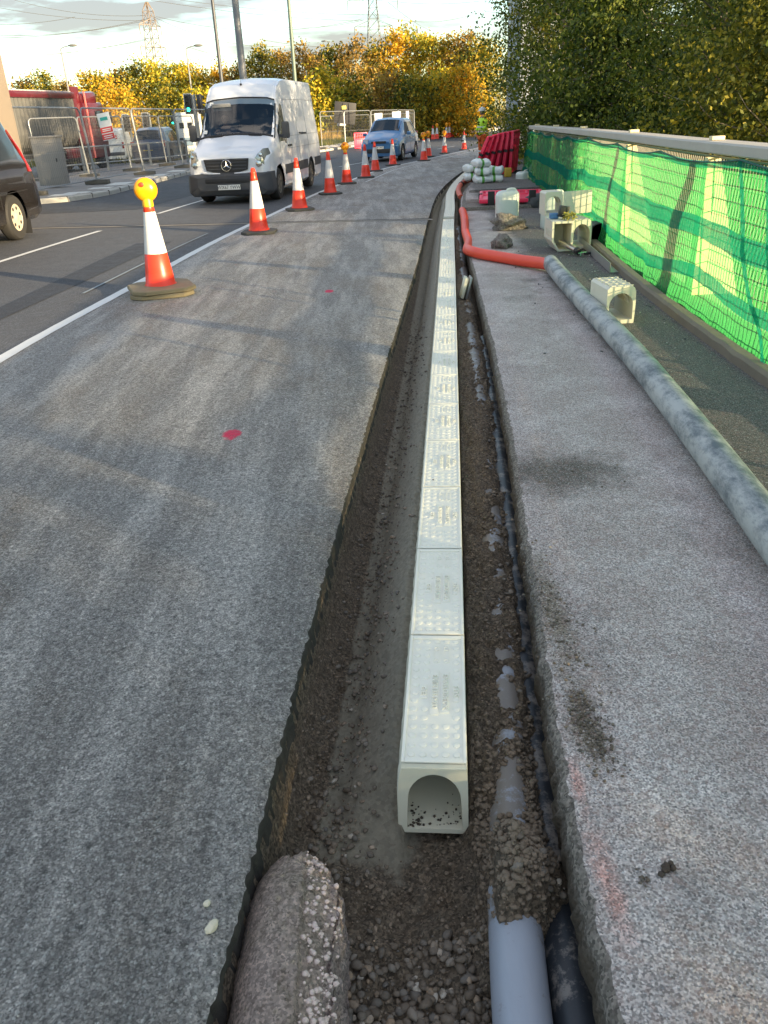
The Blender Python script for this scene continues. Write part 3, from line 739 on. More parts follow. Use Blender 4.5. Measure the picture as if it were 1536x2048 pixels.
ribs_mb(.115, .4, .285).build('inner_rib', m_chan, o)
tag(o, 'single cream channel block with arched mouth beside the big dusty pipe', 'channel block')
o = block_mb(.12, .5, .33).build('channel_block', m_chan, ang=30); o.location = (2.52, 10.0, .0); o.rotation_euler = (0, math.radians(0), math.radians(3))
ribs_mb(.12, .5, .33).build('inner_rib', m_chan, o)
tag(o, 'arched cream channel block at right of the pair by the net', 'channel block')
# hopper-shaped outlet box, left of the pair
b = MB(); P0 = [(-.13, .12), (-.05, 0), (.12, 0), (.12, .34), (-.13, .34)]; P1 = [(-.105, .125), (-.04, .022), (.098, .022), (.098, .315), (-.105, .315)]
for Q in (P0, P1): b.grid([[(x, y, z) for x, z in Q+[Q[0]]] for y in (0, .45)])
b.grid([[(x, 0, z) for x, z in P0+[P0[0]]], [(x, 0, z) for x, z in P1+[P1[0]]]]); b.grid([[(x, .45, z) for x, z in P0+[P0[0]]], [(x, .43, z) for x, z in P1+[P1[0]]]])
b.add([(x, .44, z) for x, z in P1], [(0, 1, 2, 3, 4)])
for k in range(6): b.box((-.132, .04+k*.055, .20), (.006, .012, .07))
o = b.build('outlet_box', m_chan, ang=30); o.location = (2.26, 9.85, 0); tag(o, 'cream outlet box with chamfered foot at left of the pair by the net', 'outlet box')
# block balanced on top of them, with long side to the right
b = block_mb(.11, .30, .27, slots=False)
o = b.build('channel_block', m_chan, ang=30); o.location = (2.26, 10.42, .345); o.rotation_euler = (math.radians(0), 0, math.radians(2)); ribs_mb(.11, .30, .27).build('inner_rib', m_chan, o)
b = MB(); b.box((.29, -.005, .14), (.35, .022, .262), Matrix.Rotation(-.03, 3, 'Y'), bev=.004)
b.build('side_wall', m_chan, o)
tag(o, 'cream channel block stacked on top of the pair by the net, side turned outwards', 'channel block')
# jerrycans
m_jerry = simple('milky_plastic', (.62, .66, .60), .38, var=.05, nscale=7)
def jerry(w, d, h, label, loc, rz, full=True, cap=True):
    r = empty('jerrycan', loc, rz, label, 'jerrycan', 'white plastic jerrycans on the footway')
    b = MB(); rows = []
    lv = [(0, .90), (.012, .98), (.04, 1.), (.35*h, .985), (.7*h, 1.), (h*.84, 1.), (h*.90, .97), (h*.95, .86), (h*.965, .8)]
    for z, k in lv:
        r_ = []; N = 28
        for i in range(N):
            a = 2*PI*i/N; e = 4.5; cx, sy = math.cos(a), math.sin(a); q = (abs(cx)**e+abs(sy)**e)**(-1/e)
            x = cx*q*w/2*k; y = sy*q*d/2*k; zz = z-(max(0, -x/w-.2)*.16*h if z > .85*h else 0)
            r_.append((x, y, zz))
        rows.append(r_)
    b.grid(rows, closed=True); n0 = len(b.v)
    b.add(rows[0], [tuple(range(28))]); b.add(rows[-1], [tuple(range(28))])
    b.build('can_body', m_jerry, r, ang=50)
    b = MB(); z = h*.955; b.tube(smooth_path([(-.02*w, 0, z-.02), (0, 0, z+.018), (.15*w, 0, z+.03), (.33*w, 0, z+.022), (.38*w, 0, z-.02)], 4), .016, 8); b.build('handle', m_jerry, r)
    if cap: b = MB(); b.lathe([(.028, 0), (.030, .004), (.030, .026), (.026, .03)], (-.27*w, 0, h*.90), 16); b.build('cap', simple('black_cap', (.03, .03, .03), .4), r)
    return r
jerry(.34, .27, .50, 'white jerrycan standing directly behind the big broken concrete rock', (2.06, 12.75, -.028), 0, cap=False)
jerry(.34, .27, .50, 'white jerrycan standing behind the channel blocks by the net', (2.62, 12.1, -.028), .05, cap=False)
jerry(.36, .30, .33, 'short white container furthest back, at the foot of the red barriers', (3.62, 20.0, -.09), .5, cap=False)
# rocks
m_rock = MATS['rk'] = crust_mat()
b = MB(); b.rock((0, 0, .09), (.46, .34, .22), .62, 4, 3, freq=1.4); o = b.build('broken_rock', m_rock, ang=180); o.location = (1.99, 12.2, -.02); o.rotation_euler = (.05, .1, .2); tag(o, 'big jagged lump of broken concrete in front of a white jerrycan', 'rock')
b = MB(); b.rock((0, 0, .05), (.26, .22, .20), .6, 4, 8, freq=1.4); o = b.build('broken_rock', m_rock, ang=180); o.location = (1.64, 10.45, -.02); o.rotation_euler = (0, 0, .8); tag(o, 'smaller pyramid-shaped concrete rock nearer the orange hose', 'rock')
# items at blocks
b = MB(); b.tube([(2.26, 9.95, .10), (2.36, 9.55, .05)], .034, 20); o = b.build('core_drill', simple('brushed_steel', (.5, .49, .46), .3, .9)); b = MB(); b.tube([(2.358, 9.56, .051), (2.375, 9.49, .043)], .038, 20); b.build('black_collar', simple('black_rubber', (.02, .02, .02), .6), o)
b = MB(); b.tube([(2.36, 9.46, .03), (2.46, 9.50, .035)], .008, 6); b.tube([(2.40, 9.50, .05), (2.37, 9.40, .006)], .007, 6); b.build('trigger', simple('chrome', (.7, .7, .7), .2, 1), o)
tag(o, 'steel sealant gun tube poking out of the outlet box', 'sealant gun')
b = MB(); b.tube([(2.44, 9.5, .022), (2.62, 9.52, .022)], .016, 8); tag(b.build('tool_handle', simple('black_rubber', (.02, .02, .02), .6)), 'black tool handle on the ground by the steel tube', 'tool')
b = MB(); b.lathe([(.115, 0), (.125, .01), (.125, .26), (.115, .27), (.098, .27), (.098, 0), (.115, 0)], (0, 0, 0), 30, 'Y'); o = b.build('pipe_coupler', simple('black_rubber', (.02, .02, .02), .6)); o.location = (2.80, 10.25, .125); tag(o, 'thick black pipe coupler lying against the net', 'coupler')
b = MB(); L_ = [(-.05, .0), (-.05, .095), (-.044, .095), (-.044, .006), (.05, .006), (.05, 0)]
b.prism(L_, 2.0, lambda u, v, w: (u, w, v)); o = b.build('angle_bar', simple('galvanised_angle', (.40, .40, .37), .45, .6), smooth=False); o.location = (2.47, 8.36, .002); o.rotation_euler = (0, 0, -math.atan2(.17, 2.1)); tag(o, 'long galvanised steel angle bar lying on the footway', 'angle bar')
b = MB(); b.box((0, 0, .08), (.12, .06, .13), Matrix.Rotation(.2, 3, 'Y'), bev=.01); o = b.build('plastic_tub', simple('black_cap', (.03, .03, .03), .4)); o.location = (2.30, 10.05, .345); tag(o, 'small black tub on top of the outlet box', 'tub')
b = MB(); b.box((0, 0, .03), (.10, .09, .06), bev=.01); o = b.build('blue_pack', simple('blue_pack', (.08, .2, .4), .5)); o.location = (2.20, 10.12, .345); tag(o, 'small blue pack beside the black tub', 'pack')
b = MB()
for i in range(60):
    a = random.random()*6.28; r_ = random.random()*.09; c = Vector((r_*math.cos(a), r_*math.sin(a), .01+random.random()*.07)); u = Vector(rng.normal(size=3)).normalized()*.03; w = u.orthogonal().normalized()*.014
    b.add([c-u, c+w, c+u, c-w], [(0, 1, 2, 3)])
o = b.build('leafy_sprig', simple('yellow_leaves', (.34, .30, .05), .6, var=.4, nscale=30), fix=False); o.location = (2.33, 9.90, .345); tag(o, 'sprig of yellow autumn leaves on top of the outlet box', 'leaves')
# gloves / tin behind: curved metal strip and black sack
b = MB(); rows = []
for i in range(14):
    a = PI*.95*i/13; rows.append([(-.16*math.cos(a), y, .16*math.sin(a)) for y in (0, .28)])
b.grid(rows); b.grid([[(x*.97, y, z*.97) for x, y, z in r_] for r_ in rows]); o = b.build('metal_hoop', simple('polished_steel', (.62, .60, .57), .22, 1.)); o.location = (2.95, 16.5, -.05); o.rotation_euler = (.2, -.25, .9); tag(o, 'bright curved sheet of polished steel by the net', 'steel sheet')
b = MB(); b.rock((0, 0, .10), (.55, .5, .26), .35, 3, 12); o = b.build('rubble_sack', simple('dark_sack', (.06, .065, .065), .7, bump=.8, bscale=14), ang=180); o.location = (3.02, 15.2, -.05); tag(o, 'dark grey sack slumped at the foot of the net', 'sack')
for i, (x, y) in enumerate(((2.70, 8.35), (2.62, 7.45))):
    b = MB(); b.tube([(0, 0, .0), (.05, .05, .1), (.14, .10, .17)], .004, 5); b.tube([(.05, .05, .1), (.11, .0, .13)], .003, 5); o = b.build('bare_twig', simple('twig_bark', (.05, .035, .025), .8)); o.location = (x-.1, y-.1, 0); tag(o, ('thin dark twig by the end of the angle bar', 'thin dark twig nearer the camera by the kerb')[i], 'twig')
# ================================================================== STEPPED BROKEN PAVING, BAGS, BARRIERS
m_step = slab_mat(); 
def steppaving(y0, y1, z, x0f, label=None):
    b = MB(); n = 40; top = []; 
    for i in range(n+1):
        y = y0+(y1-y0)*i/n; xa = x0f(y)+.02*fr(y, 1, 2, 3, 3); xb = xFE(min(y, 24))-.03
        top.append([(xa, y, prof(y)-.02), (xa+.01, y, prof(y)+z-.01), (xa+.04, y, prof(y)+z)]+[(xa+.04+(xb-xa-.04)*k/6, y+.04*fr(k, 3, z, 1.1, 2), prof(y)+z) for k in range(1, 7)])
    b.grid(top); b.grid([[(p[0], top[0][k][1], -.06) for k, p in enumerate(top[0])], top[0]])
    return b
for k, (y0, y1, z) in enumerate(((15.0, 22.5, .06), (15.9, 22.5, .115), (17.4, 22.5, .165))):
    tag(steppaving(y0, y1, z, lambda y: xTR(y)+.05+.06*k).build('footway_layer', [m_step, m_crust][0] if k else m_crust, ang=40), kind='structure')
m_red = simple('red_barrier_plastic', (.92, .035, .10), .4, var=.08, nscale=3)
def barrier_mb():
    """plastic works barrier 1.0 tall x 1.2 wide, in x-z plane, slotted top"""
    b = MB(); W, Hh, t = 1.15, 1.0, .07
    b.box((0, 0, .31), (W, t*.5, .52), bev=.012)
    b.box((0, 0, .07), (W, t, .10), bev=.02)
    b.box((0, 0, .60), (W, t, .07), bev=.02); b.box((0, 0, .965), (W, t, .07), bev=.025)
    for x in (-W/2+.035, W/2-.035): b.box((x, 0, .52), (.07, t+.012, .86), bev=.02)
    for i in range(7): b.box((-W/2+.07+(W-.14)*(i+.5)/7, 0, .78), (.045, t*.7, .33), bev=.01)
    b.box((0, 0, .79), (W-.1, t*.6, .035), bev=.008)
    for x in (-.32, 0, .32): b.box((x, .0, .34), (.05, t*.75, .46), bev=.012)
    return b
bm_ = barrier_mb(); proto_b = None
def barrier(loc, rot, label):
    global proto_b
    if proto_b is None:
        r = empty('works_barrier'); bm_.build('panel', m_red, r, ang=40); 
        for x in (-.36, .36):
            b = MB(); b.box((x, 0, .02), (.12, .34, .04), bev=.01); b.build('foot', simple('black_rubber', (.02, .02, .02), .6), r)
        for z in (.56,):
            b = MB(); b.box((-.555, -.005, z), (.07, .095, .06), bev=.006); b.build('clip', simple('black_rubber', (.02, .02, .02), .6), r)
        proto_b = r
    else: r = copy_tree(proto_b)
    r.location = loc; r.rotation_euler = rot; tag(r, label, 'barrier', 'red plastic works barriers')
R = math.radians
for i in range(6):
    x = 2.86+.18*i; y = 22.0+.10*i
    barrier((x+.0, y, prof(y)+.16), (R(25-4.4*i), 0, R(60+2.5*i)), ('slotted red barrier leaning furthest out at the front of the leaning stack', 'second barrier in the leaning red stack, counted from the bags', 'third barrier in the leaning red stack, counted from the bags', 'fourth barrier in the leaning red stack, counted from the bags', 'fifth barrier in the leaning red stack, counted from the bags', 'rearmost red barrier standing nearly upright against the net end')[i])
barrier((2.52, 15.1, prof(15.7)+.13), (R(-86), R(0), R(-8)), 'red barrier lying flat on the footway behind a white jerrycan')
b = MB(); b.box((0, 0, .1), (.16, .16, .2), bev=.02); o = b.build('yellow_tub', simple('yellow_tub', (.55, .36, .04), .5)); o.location = (3.36, 20.8, -.09+.165); tag(o, 'small yellow tub at the foot of the red barriers', 'tub')
# white bags with a green band
m_bag = simple('white_bag', (.74, .76, .73), .5, var=.06, nscale=9, bump=.8, bscale=9); m_band = simple('green_print', (.10, .34, .05), .5, var=.1, nscale=20)
def bag(loc, rz, seed, label, d=(.46, .60, .155)):
    b = MB(); rows = []; NU = 30; NV = 28
    for i in range(NU+1):
        u = i/NU; r_ = []
        for k in range(NV):
            a = 2*PI*k/NV; e = (1-abs(2*u-1)**8)**.5*.62+.38
            x = (u-.5)*d[0]; y = math.copysign(abs(math.cos(a))**.6, math.cos(a))*d[1]/2*(.86+.14*e); z = math.copysign(abs(math.sin(a))**.8, math.sin(a))*d[2]/2*e
            q = noise.fractal(Vector((x*6+seed, y*6, z*6)), 1, 2, 4)
            r_.append((x, y*(1+.10*q), z*(1+.3*q)+d[2]/2+.012*noise.noise(Vector((x*14, y*14, seed)))))
        rows.append(r_)
    b.grid(rows, closed=True)
    for i in range(len(b.f)):
        if .30 < (i//NV)/NU < .50: b.mi[i] = 1
    b.add(rows[0], [tuple(range(NV))]); b.add(rows[-1], [tuple(range(NV))])
    o = b.build('cement_bag', [m_bag, m_band], ang=180); o.location = loc; o.rotation_euler = (0, 0, rz)
    b = MB()
    for j in range(2):
        add_text(b, 'ROMIX' if j == 0 else 'POSTMIX', .05, lambda p, q, w: (-.035+p*.0-(.02 if j else -.0)-q*.9+.0, -d[1]/2*1.02-.002-w, d[2]/2+p*.0+p*0.3)) if False else None
    tag(o, label, 'bag', 'white bags with a green band')
z0 = prof(20)+.165
DB = (.33, .50, .165)
bag((2.54, 19.3, z0), R(6), 1, 'bottom bag of the nearer, left-hand white and green pile', DB); bag((2.55, 19.33, z0+.165), R(-3), 5, 'middle bag of the left-hand white and green pile', DB); bag((2.52, 19.36, z0+.33), R(12), 9, 'top bag of the left-hand white and green pile', DB)
bag((2.85, 19.42, z0), R(-5), 3, 'bottom bag of the right-hand white pile under the barriers', DB); bag((2.87, 19.45, z0+.165), R(-14), 7, 'top bag of the right-hand white pile under the barriers', DB)
bag((2.40, 19.95, z0+.20), R(12), 11, 'white and green bag at the far left of the pile beside the trench', DB); bag((2.38, 19.9, z0+.02), R(3), 15, 'white bag beneath the far left bag of the pile', DB)
# ================================================================== PARAPET, NETTING, KERB
m_rail = simple('weathered_rail', (.44, .41, .35), .6, var=.15, nscale=3, bump=.2, dirt=.2)
m_steelw = simple('painted_parapet_steel', (.30, .29, .25), .55, var=.1)
m_post = simple('parapet_post_stone', (.75, .64, .38), .7, var=.1)
fe = empty('bridge_parapet', (xFE(5)+.15, 5, 0), label='long bridge parapet with pale top rail behind the green netting', cat='parapet')
def fpart(b, name, mat, **k):
    b.M = Matrix.Identity(4); o = b.build(name, mat, fe, **k); o.matrix_parent_inverse = Matrix.Translation(-fe.location); return o
off = .17; FY0, FY1 = -6, 21.6
RP = ysteps(FY0, FY1, .0, .6)
b = MB(); sec = [(-.09, 1.175), (-.10, 1.185), (-.10, 1.245), (-.085, 1.258), (.11, 1.258), (.125, 1.245), (.125, 1.185), (.11, 1.175)]
b.grid([[(xFE(y)+off+a, y, prof(y)+z) for a, z in sec+[sec[0]]] for y in RP])
b.add([(xFE(FY1)+off+a, FY1, prof(FY1)+z) for a, z in sec], [tuple(range(len(sec)))])
fpart(b, 'top_rail', m_rail, ang=30)
posts = [-5.2, -2.2, .8, 3.75, 6.85, 9.85, 13.45, 16.9, 20.6]
for y in posts:
    b = MB(); x = xFE(y)+off
    q = [(-.055, .05, 0), (.30, .05, 0)]; 
    rows = [[(x-.05-.02*(1-z/1.14), y-hw, prof(y)+z), (x+.05+.28*(1-z/1.14), y-hw, prof(y)+z), (x+.05+.28*(1-z/1.14), y+hw, prof(y)+z), (x-.05-.02*(1-z/1.14), y+hw, prof(y)+z)] for z in (-.3, .2, .7, 1.138) for hw in [.035+.055*(1-z/1.14)]]
    b.grid(rows, closed=True); fpart(b, 'post', m_post, ang=30)
    b = MB(); b.box((x+.02, y+.02, prof(y)+1.275), (.10, .07, .028), bev=.003); fpart(b, 'rail_clamp', m_post)
pe = [FY0]+posts+[FY1]
for ya, yb in zip(pe, pe[1:]):
    b = MB(); n = int((yb-ya)/.055)
    for i in range(1, n):
        y = ya+(yb-ya)*i/n; x = xFE(y)+off+.03; b.tube([(x, y, prof(y)+.06), (x, y, prof(y)+1.13)], .0045, 4, caps=False)
    for z in [.06+.098*k for k in range(12)]: b.tube([(xFE(y)+off+.038, y, prof(y)+z) for y in (ya, (ya+yb)/2, yb)], .0045 if 0 < z < 1.1 else .010, 4, caps=False)
    fpart(b, 'mesh_infill', m_steelw, fix=False)
# plinth below parapet and kerb in front
b = MB(); sec = [(.0, -.4), (.0, .07), (.03, .085), (.42, .085), (.45, -1.6)]
b.grid([[(xFE(y)+a, y, prof(y)+z) for a, z in sec] for y in ysteps(-8, 24, 0, .4)]); tag(b.build('kerb_plinth', simple('brown_edging', (.21, .17, .12), .8, var=.25, nscale=4, bump=.5), ang=30), kind='structure')
b = MB(); rows = []
for y in ysteps(-8, 24, 0, .12):
    x = xFE(y)-.11; n_ = .006*fr(y, 2, 0, 5, 3); rows.append([(x-.055+n_, y, prof(y)-.02), (x-.05+n_, y, prof(y)+.055+n_), (x-.03, y, prof(y)+.075+n_), (x+.035, y, prof(y)+.075), (x+.05, y, prof(y)+.06), (x+.05, y, prof(y)-.02)])
b.grid(rows); tag(b.build('kerb', simple('brown_edging', (.21, .17, .12), .8), ang=30), kind='structure')
# netting
def net_mat(name, col, tcol, alpha):
    t = NT(name); P = t.pos
    c = t.mix(t.noise(3, 5, .6, t.map(P, (1, 1.5, .5))), tuple(x*.8 for x in col), tuple(min(1, x*1.2) for x in col))
    d = t.n('BsdfDiffuse', {'Color': c}); tl = t.n('BsdfTranslucent', {'Color': tcol}); tr = t.n('BsdfTransparent', {'Color': (.97, 1., .93, 1)})
    m1 = t.n('MixShader', {0: .62}); t.set(m1.inputs[1], d.outputs[0]); t.set(m1.inputs[2], tl.outputs[0])
    # woven cells: fine ribs along the sheet
    w = t.noise(22, 2, .5, t.map(P, (1, 1.1, .25)))
    a = t.ramp(w, (.35, max(0, alpha-.05)), (.65, min(1, alpha+.05)))
    m2 = t.n('MixShader'); t.set(m2.inputs[0], a); t.set(m2.inputs[1], m1.outputs[0]); t.set(m2.inputs[2], tr.outputs[0])
    t.t.links.new(m2.outputs[0], t.out.inputs[0]); return t.m
m_net = net_mat('green_netting', (.025, .29, .13), (.09, .60, .16), .42)
m_netd = net_mat('green_netting_hem', (.006, .22, .19), (.01, .34, .26), .20)
def net_pt(y, v):
    """v 0 top .. 1 bottom"""
    seg = (y+2.3)/2.05; s_ = seg-math.floor(seg); sag = .045*(4*s_*(1-s_))
    zt = 1.165-sag-.014*(1+math.sin(y*.9))
    zb = .02+.03*math.sin(y*1.3)+.02*math.sin(y*3.1)
    z = zt+(zb-zt)*v
    fold = .6*.022*math.sin(y*5.1+3*v+math.sin(y*1.7)*2)+.005*math.sin(y*13+2*math.sin(v*4))*v+.016*fr(y, v, 0, 2.5, 3)+.006*fr(y*4, v, 3, 2.5, 3)
    bel = -.055*math.sin(v*PI*.9)**2-.10*v**3
    return (xFE(y)+.045+bel+fold*(.35+v), y, prof(y)+z)
NY = ysteps(-7, 21.6, 0, .045)
nt = MB(); VV = [k/26 for k in range(27)]
nt.grid([[net_pt(y, v) for v in VV] for y in NY])
net = nt.build('debris_netting', m_net, fix=False, ang=180); tag(net, 'bright green debris netting hung along the bridge parapet', 'netting')
def band(v0, v1, name, dx=-.006, wob=.02):
    b = MB(); rows = []
    for y in NY:
        w = wob*math.sin(y*.8+v0*9)+.012*math.sin(y*2.3+v0*4); r_ = []
        for k in range(6):
            p = net_pt(y, v0+w+(v1-v0)*k/5); r_.append((p[0]+dx, p[1], p[2]))
        rows.append(r_)
    b.grid(rows); b.build(name, m_netd, net, fix=False, ang=180)
band(.345, .475, 'hem_band'); band(.715, .81, 'hem_band')
b = MB(); b.grid([[(net_pt(y, v)[0]+dx, y, net_pt(y, v)[2]) for v, dx in ((-.012, -.004), (.012, -.008), (.035, -.005))] for y in NY]); b.build('top_hem', m_netd, net, fix=False, ang=180)
m_rope = simple('dark_green_rope', (.006, .07, .06), .7)
for (ya, yb, w) in ((5.9, 4.75, .035), (5.45, 4.5, .03), (9.1, 8.9, .012), (3.2, 2.9, .03)):
    b = MB(); b.grid([[(net_pt(ya+(yb-ya)*v**1.2+d, v)[0]-.012, ya+(yb-ya)*v**1.2+d, net_pt(ya+(yb-ya)*v**1.2+d, v)[2]) for d in (-w, 0, w)] for v in VV]); b.build('strap_fold', m_netd, net, fix=False, ang=180)
b = MB(); b.tube([Vector(net_pt(y, -.005))+Vector((-.012, 0, 0)) for y in NY], .006, 5); b.build('top_cord', m_rope, net)
# ================================================================== CONES
m_cred = simple('cone_red_plastic', (.85, .045, .015), .38, var=.08, nscale=6, dirt=.12, dirtc=(.3, .12, .08))
m_cwhite = simple('reflective_sleeve', (.66, .64, .62), .35, var=.10, nscale=7, dirt=.15, dirtc=(.4, .36, .33))
m_cbase = simple('recycled_rubber_base', (.07, .068, .06), .85, var=.3, nscale=9, bump=.4)
m_cbase2 = simple('dusty_rubber_base', (.24, .19, .11), .85, var=.3, nscale=9, bump=.5)
m_amber = simple('amber_lens', (.95, .34, .003), .25, var=.05); m_lampy = simple('lamp_housing_yellow', (.85, .40, .01), .4); m_lampr = simple('red_button', (.8, .04, .01), .4)
def cone_r(z): return .150-(.150-.032)*(z-.06)/(.93-.06)
def make_cone(lamp, dbl=False):
    r = empty('traffic_cone')
    b = MB(); P = [(cone_r(.06)+.012, .05), (cone_r(.06)+.010, .062)]+[(cone_r(z), z) for z in (.07, .2, .362)]+[(cone_r(.362)-.002, .364)]+[(cone_r(z)-.002, z) for z in (.5, .758)]+[(cone_r(.76), .76)]+[(cone_r(z), z) for z in (.8, .85)]+[(cone_r(.86)+.004, .86), (cone_r(.875)+.004, .88), (cone_r(.88)-.002, .885), (cone_r(.93), .925), (.022, .932), (.020, .925)]
    b.lathe(P, n=32); b.build('cone_body', m_cred, r, ang=50)
    b = MB(); b.lathe([(cone_r(z)+.0015, z) for z in (.366, .45, .55, .65, .755)], n=32); 
    o = b.build('reflective_sleeve', m_cwhite, r)
    for k in range(2 if dbl else 1):
        b = MB(); R_ = .32 if dbl else .265; c = .11; z0 = k*.045
        oc = [(-R_, -R_+c), (-R_+c, -R_), (R_-c, -R_), (R_, -R_+c), (R_, R_-c), (R_-c, R_), (-R_+c, R_), (-R_, R_-c)]
        oc = [(x*.98, y*.98) for x, y in oc]; ro = .14*k
        oc = [(x*math.cos(ro)-y*math.sin(ro), x*math.sin(ro)+y*math.cos(ro)) for x, y in oc]
        rows = [[(x*f, y*f, z) for x, y in oc] for f, z in ((.97, z0+.0), (1., z0+.006), (1., z0+.034), (.965, z0+.042), (.6, z0+.046), (.46, z0+.052))]
        b.grid(rows, closed=True); b.add(rows[0], [tuple(range(8))]); b.add(rows[-1], [tuple(range(8))]); b.build('rubber_base', m_cbase2 if dbl else m_cbase, r, ang=20)
    if lamp:
        b = MB(); b.lathe([(.050, .80), (.054, .805), (.052, .86), (.045, .88)], n=20); b.box((0, 0, .875), (.085, .07, .09), bev=.015); h = b.build('lamp_housing', m_lampy, r)
        b = MB(); b.lathe([(.0001, -.06), (.055, -.056), (.095, -.038), (.110, -.012), (.112, 0), (.110, .012), (.095, .038), (.055, .056), (.0001, .06)], (0, 0, .955), 28, 'Y'); b.build('lens', m_amber, h, ang=60)
        b = MB(); b.lathe([(.024, 0), (.020, -.02), (.0001, -.024)], (-.03, -.045, 1.005), 14, 'Y'); b.build('button', m_lampr, h)
    if dbl:
        for c in r.children: c.location.z += .035 if not c.name.startswith('rubber_base') else 0
    return r
cp = {'L': make_cone(True), 'P': make_cone(False), 'D': make_cone(True, True)}
cspec = [(325, 588, 'D', 1.), (519, 467, 'P', 1.), (600, 421, 'P', 1.), (661, 389, 'P', .98), (694, 368, 'L', .98), (732, 356, 'P', .98), (751, 343, 'P', .98), (786, 331, 'P', .98), (848, 322, 'L', 1.), (857, 314, 'L', 1.), (889, 307, 'L', .95), (928, 300, 'P', .95),
         (866, 280, 'P', 1), (874, 279, 'L', 1), (893, 277, 'L', 1), (899, 276, 'L', 1), (905, 275, 'P', 1), (917, 273, 'L', 1), (930, 271, 'L', 1)]
clab = ['nearest red and white cone with yellow lamp on a stacked dusty base', 'plain red and white cone just beyond the nearest lamp cone, no lamp', 'third cone from the camera, lampless, in front of the van side', 'fourth cone from the camera, lampless, by the van rear wheel', 'cone with amber lamp standing right behind the white van',
        'sixth cone along the white line, lampless', 'seventh cone along the white line, lampless, before the blue car bumper', 'lampless cone beside the blue car headlight', 'amber lamp cone just past the blue car, in front of its twin', 'amber lamp cone just past the blue car, behind its twin', 'lamp cone between the blue car and the worker on the white line', 'lampless cone nearest the worker on the white line',
        'leftmost lampless cone of the far group', 'leftmost lamp cone of the far group', 'second lamp cone of the far group from the left', 'third lamp cone of the far group from the left', 'lampless cone in the middle of the far group', 'second lamp cone from the right in the far group', 'rightmost lamp cone of the far group']
usedc = set()
for (px, py, k, s), lab in zip(cspec, clab):
    r = cp[k] if k not in usedc else copy_tree(cp[k]); usedc.add(k)
    p = G(px, py); r.location = (p.x, p.y, prof(p.y)+.006); far = p.y > 60
    r.scale = (s, s, s) if not far else (1.15, 1.15, 1.15); r.rotation_euler = (0, 0, random.uniform(-.35, .35) if k != 'D' else .25); tag(r, lab, 'traffic cone', 'red and white cones along the works')
# ================================================================== VEHICLES
def paint(name, col, rough=.3, coat=.6, dirt=.0, metal=0.):
    t = NT(name); P = t.ob; c = t.mix(t.noise(2.2, 5, .6), tuple(x*.93 for x in col), col)
    if dirt:
        x, y, z = t.sep(P); k = t.math('ADD', t.math('MULTIPLY', z, -1.1), t.math('MULTIPLY', t.noise(4, 6, .7), 1.3))
        c = t.mix(t.ramp(k, (-.35+.5, 0.), (.9, dirt)), c, (.28, .24, .19))
    return t.bsdf(c, rough, metal, coat=coat)
m_tyre = simple('tyre_rubber', (.022, .021, .02), .75, var=.3, bump=.2); m_rim = simple('wheel_silver', (.42, .41, .39), .35, .6, dirt=.3); m_rimd = simple('dusty_steel_wheel', (.16, .15, .13), .5, .4, dirt=.3)
m_black = simple('black_trim', (.022, .022, .024), .5); m_dark = simple('dark_grey_bumper', (.052, .055, .062), .6, bump=.1)
m_chrome = simple('chrome', (.7, .7, .7), .2, 1.)
def glass_mat(name, tr, tint=(.35, .4, .42)):
    t = NT(name); g = t.n('BsdfGlossy', {'Color': (.9, .95, 1, 1), 'Roughness': .03}); T_ = t.n('BsdfTransparent', {'Color': (*tint, 1)})
    fr_ = t.n('Fresnel', {'IOR': 1.5}).outputs[0]; m = t.n('MixShader', {0: t.math('ADD', t.math('MULTIPLY', fr_, 1.), .03)}); t.set(m.inputs[1], T_.outputs[0]); t.set(m.inputs[2], g.outputs[0])
    t.t.links.new(m.outputs[0], t.out.inputs[0]); return t.m
m_glass = glass_mat('vehicle_glass', .5, (.66, .7, .7)); m_gdark = simple('dark_glass', (.018, .022, .026), .06, spec=.7)
def headmat(): 
    return simple('headlight_lens', (.36, .37, .36), .12, .5, var=.3, nscale=16)
m_head = headmat(); m_tail = simple('tail_lamp_red', (.30, .012, .012), .2)
